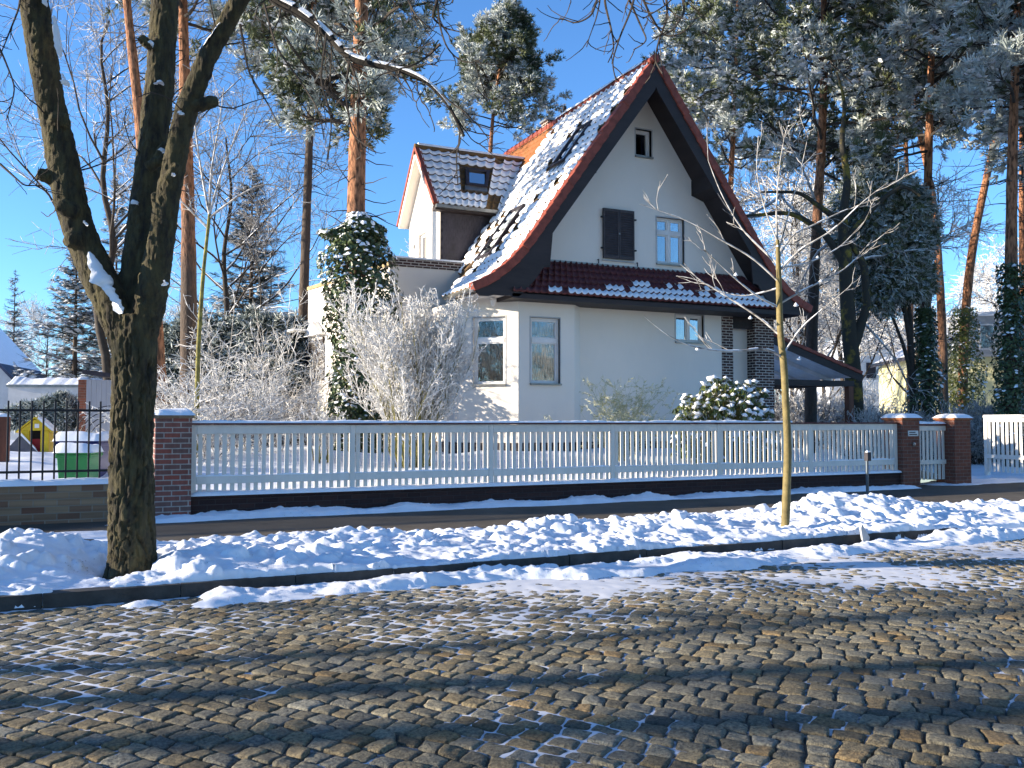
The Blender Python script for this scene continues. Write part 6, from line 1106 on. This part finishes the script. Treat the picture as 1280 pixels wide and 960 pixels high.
# leafless frosted trees around and behind
P_ = [bare('bare_tree', 'tall frosted bare tree between the left and middle stems of the street tree', gz(at(128, 520, 34)), 19, .20, 171, levels=(8, 8, 6), minr=.011), bare('bare_tree', 'frosted bare tree with arching crown above the dark blue spruce', gz(at(285, 520, 36)), 14.5, .17, 172, levels=(8, 8, 6), minr=.011), bare('bare_tree', 'bushy frosted bare tree far behind the carport', gz(at(990, 520, 52)), 11.5, .16, 173, twig='frost', levels=(9, 9, 7), minr=.017, start=.1, spread=.8)]
GRP = 'frosted bare trees far behind the gardens'; rng = np.random.default_rng(180)
spots = [(945, 46), (968, 60), (1000, 44), (1025, 66), (1052, 50), (1075, 85), (1112, 100), (1130, 92), (1150, 54), (1178, 78), (1190, 80), (1212, 95), (1225, 86), (1262, 75), (1290, 66), (1330, 52), (1010, 88), (1165, 100), (955, 85), (1268, 92), (500, 52), (462, 66), (530, 75), (205, 58), (60, 100), (-30, 90), (350, 72), (400, 90), (30, 130), (150, 120), (250, 110), (900, 110)]
for i, (px, d) in enumerate(spots):
    o = copy_tree(P_[2]); b = gz(at(px, 520, d)); o.location = b; o.rotation_euler.z = rng.uniform(0, 6.28); k = rng.uniform(.8, 1.25) * (1.1 if d > 60 else .95); o.scale = (k, k, k * rng.uniform(.9, 1.15))
    if px < 600: o.scale *= .8
    o['label'] = 'hoar frosted bare tree in the far background right of the house' if px > 600 else 'hoar frosted bare tree in the far background left of the house'; o['group'] = GRP + (' on the right' if px > 600 else ' on the left')
# frosted hedge along the far side of the drive and behind the carport
def hedge(name, label, p0, p1, h, n, seed, m='frosttwig'):
    rng = np.random.default_rng(seed); p0 = gz(p0); p1 = gz(p1); t = thing(name, label, 'hedge', tuple((p0 + p1) / 2)); u = rng.random(n)[:, None]; P = (p0 * (1 - u) + p1 * u) - (p0 + p1) / 2; P[:, :2] += rng.normal(0, .35, (n, 2)); D = rng.normal(0, .28, (n, 3)) + [0, 0, 1]; a, r = grow(P, D, h * rng.uniform(.6, 1.1, n), .014, rng, 6, .12, .0, .4); B = MB(); br(B, a, r, 3); B.build('stems', M['twig'], t); B = MB(); P, D, r, q = spawn(a, r, 9, rng, .1, 1, (.4, 1.0), .1); a, r = grow(P, D, .5 * rng.uniform(.4, 1.2, len(P)), .011, rng, 4, .15, .03, .7); br(B, a, r, 3); P, D, r, q = spawn(a, r, 3, rng, .2, 1, (.4, 1.0), .1); a, r = grow(P, D, .2, .010, rng, 2, .15, .03, .8); br(B, a, r, 3); B.build('frosted_twigs', M[m], t); return t
hedge('frosted_hedge', 'frosted twiggy hedge along the drive behind the gate pillars', at(1075, 540, 29), at(1225, 540, 30), 1.5, 420, 191); hedge('frosted_hedge', 'brown and white frosted hedge seen under the carport roof', at(950, 540, 38), at(1090, 540, 38), 2.3, 420, 192, 'frost'); hedge('frosted_hedge', 'dark frosted hedge at the right edge behind the sunlit fence', at(1215, 540, 31), at(1330, 540, 30.5), 2.0, 260, 193)
hedge('frosted_hedge', 'low clipped dark hedge at the foot of the frosted thicket', at(225, 560, 26), at(380, 560, 29), 1.3, 260, 194)
# more of the street's avenue towards the sun, outside the picture, shading the cobbles
st = [o for o in C.objects if o.name == 'street_tree'][0]
for i, (x, y, rz, k) in enumerate(((-24, 13.2, 2.1, 1.1), (-31, 12.0, 4.0, 1.15), (-20, 9.8, 1.0, 1))):
    o = copy_tree(st); o.location = (x, y, .1); o.rotation_euler.z = rz; o.scale = (k,) * 3; o['label'] = ('bare garden tree far left of the picture behind the pavement', 'second bare garden tree far left of the picture', 'next street tree along the kerb left of the picture')[i]

# trees and a house across the street, behind the camera: what the front windows mirror
pines = [o for o in C.objects if o.name.startswith('pine_tree') and o.parent is None]
for i, (x, y) in enumerate(((2, -13), (8, -17), (13, -12), (19, -16), (26, -12), (-6, -15), (33, -17))):
    o = copy_tree(pines[5 + i % 4]); o.location = (x, y, 0); o.rotation_euler.z = i * 1.3; o['label'] = 'snowy pine across the street behind the photographer, number counted along the row'; o['group'] = 'pines across the street'
    o['label'] = 'snowy pine in the row across the street'
for i, (x, y) in enumerate(((5, -10), (16, -9.5), (29, -10))):
    o = copy_tree(P_[2]); o.location = (x, y, 0); o.rotation_euler.z = i; o['label'] = 'frosted bare tree in the row across the street'; o['group'] = 'bare trees across the street'
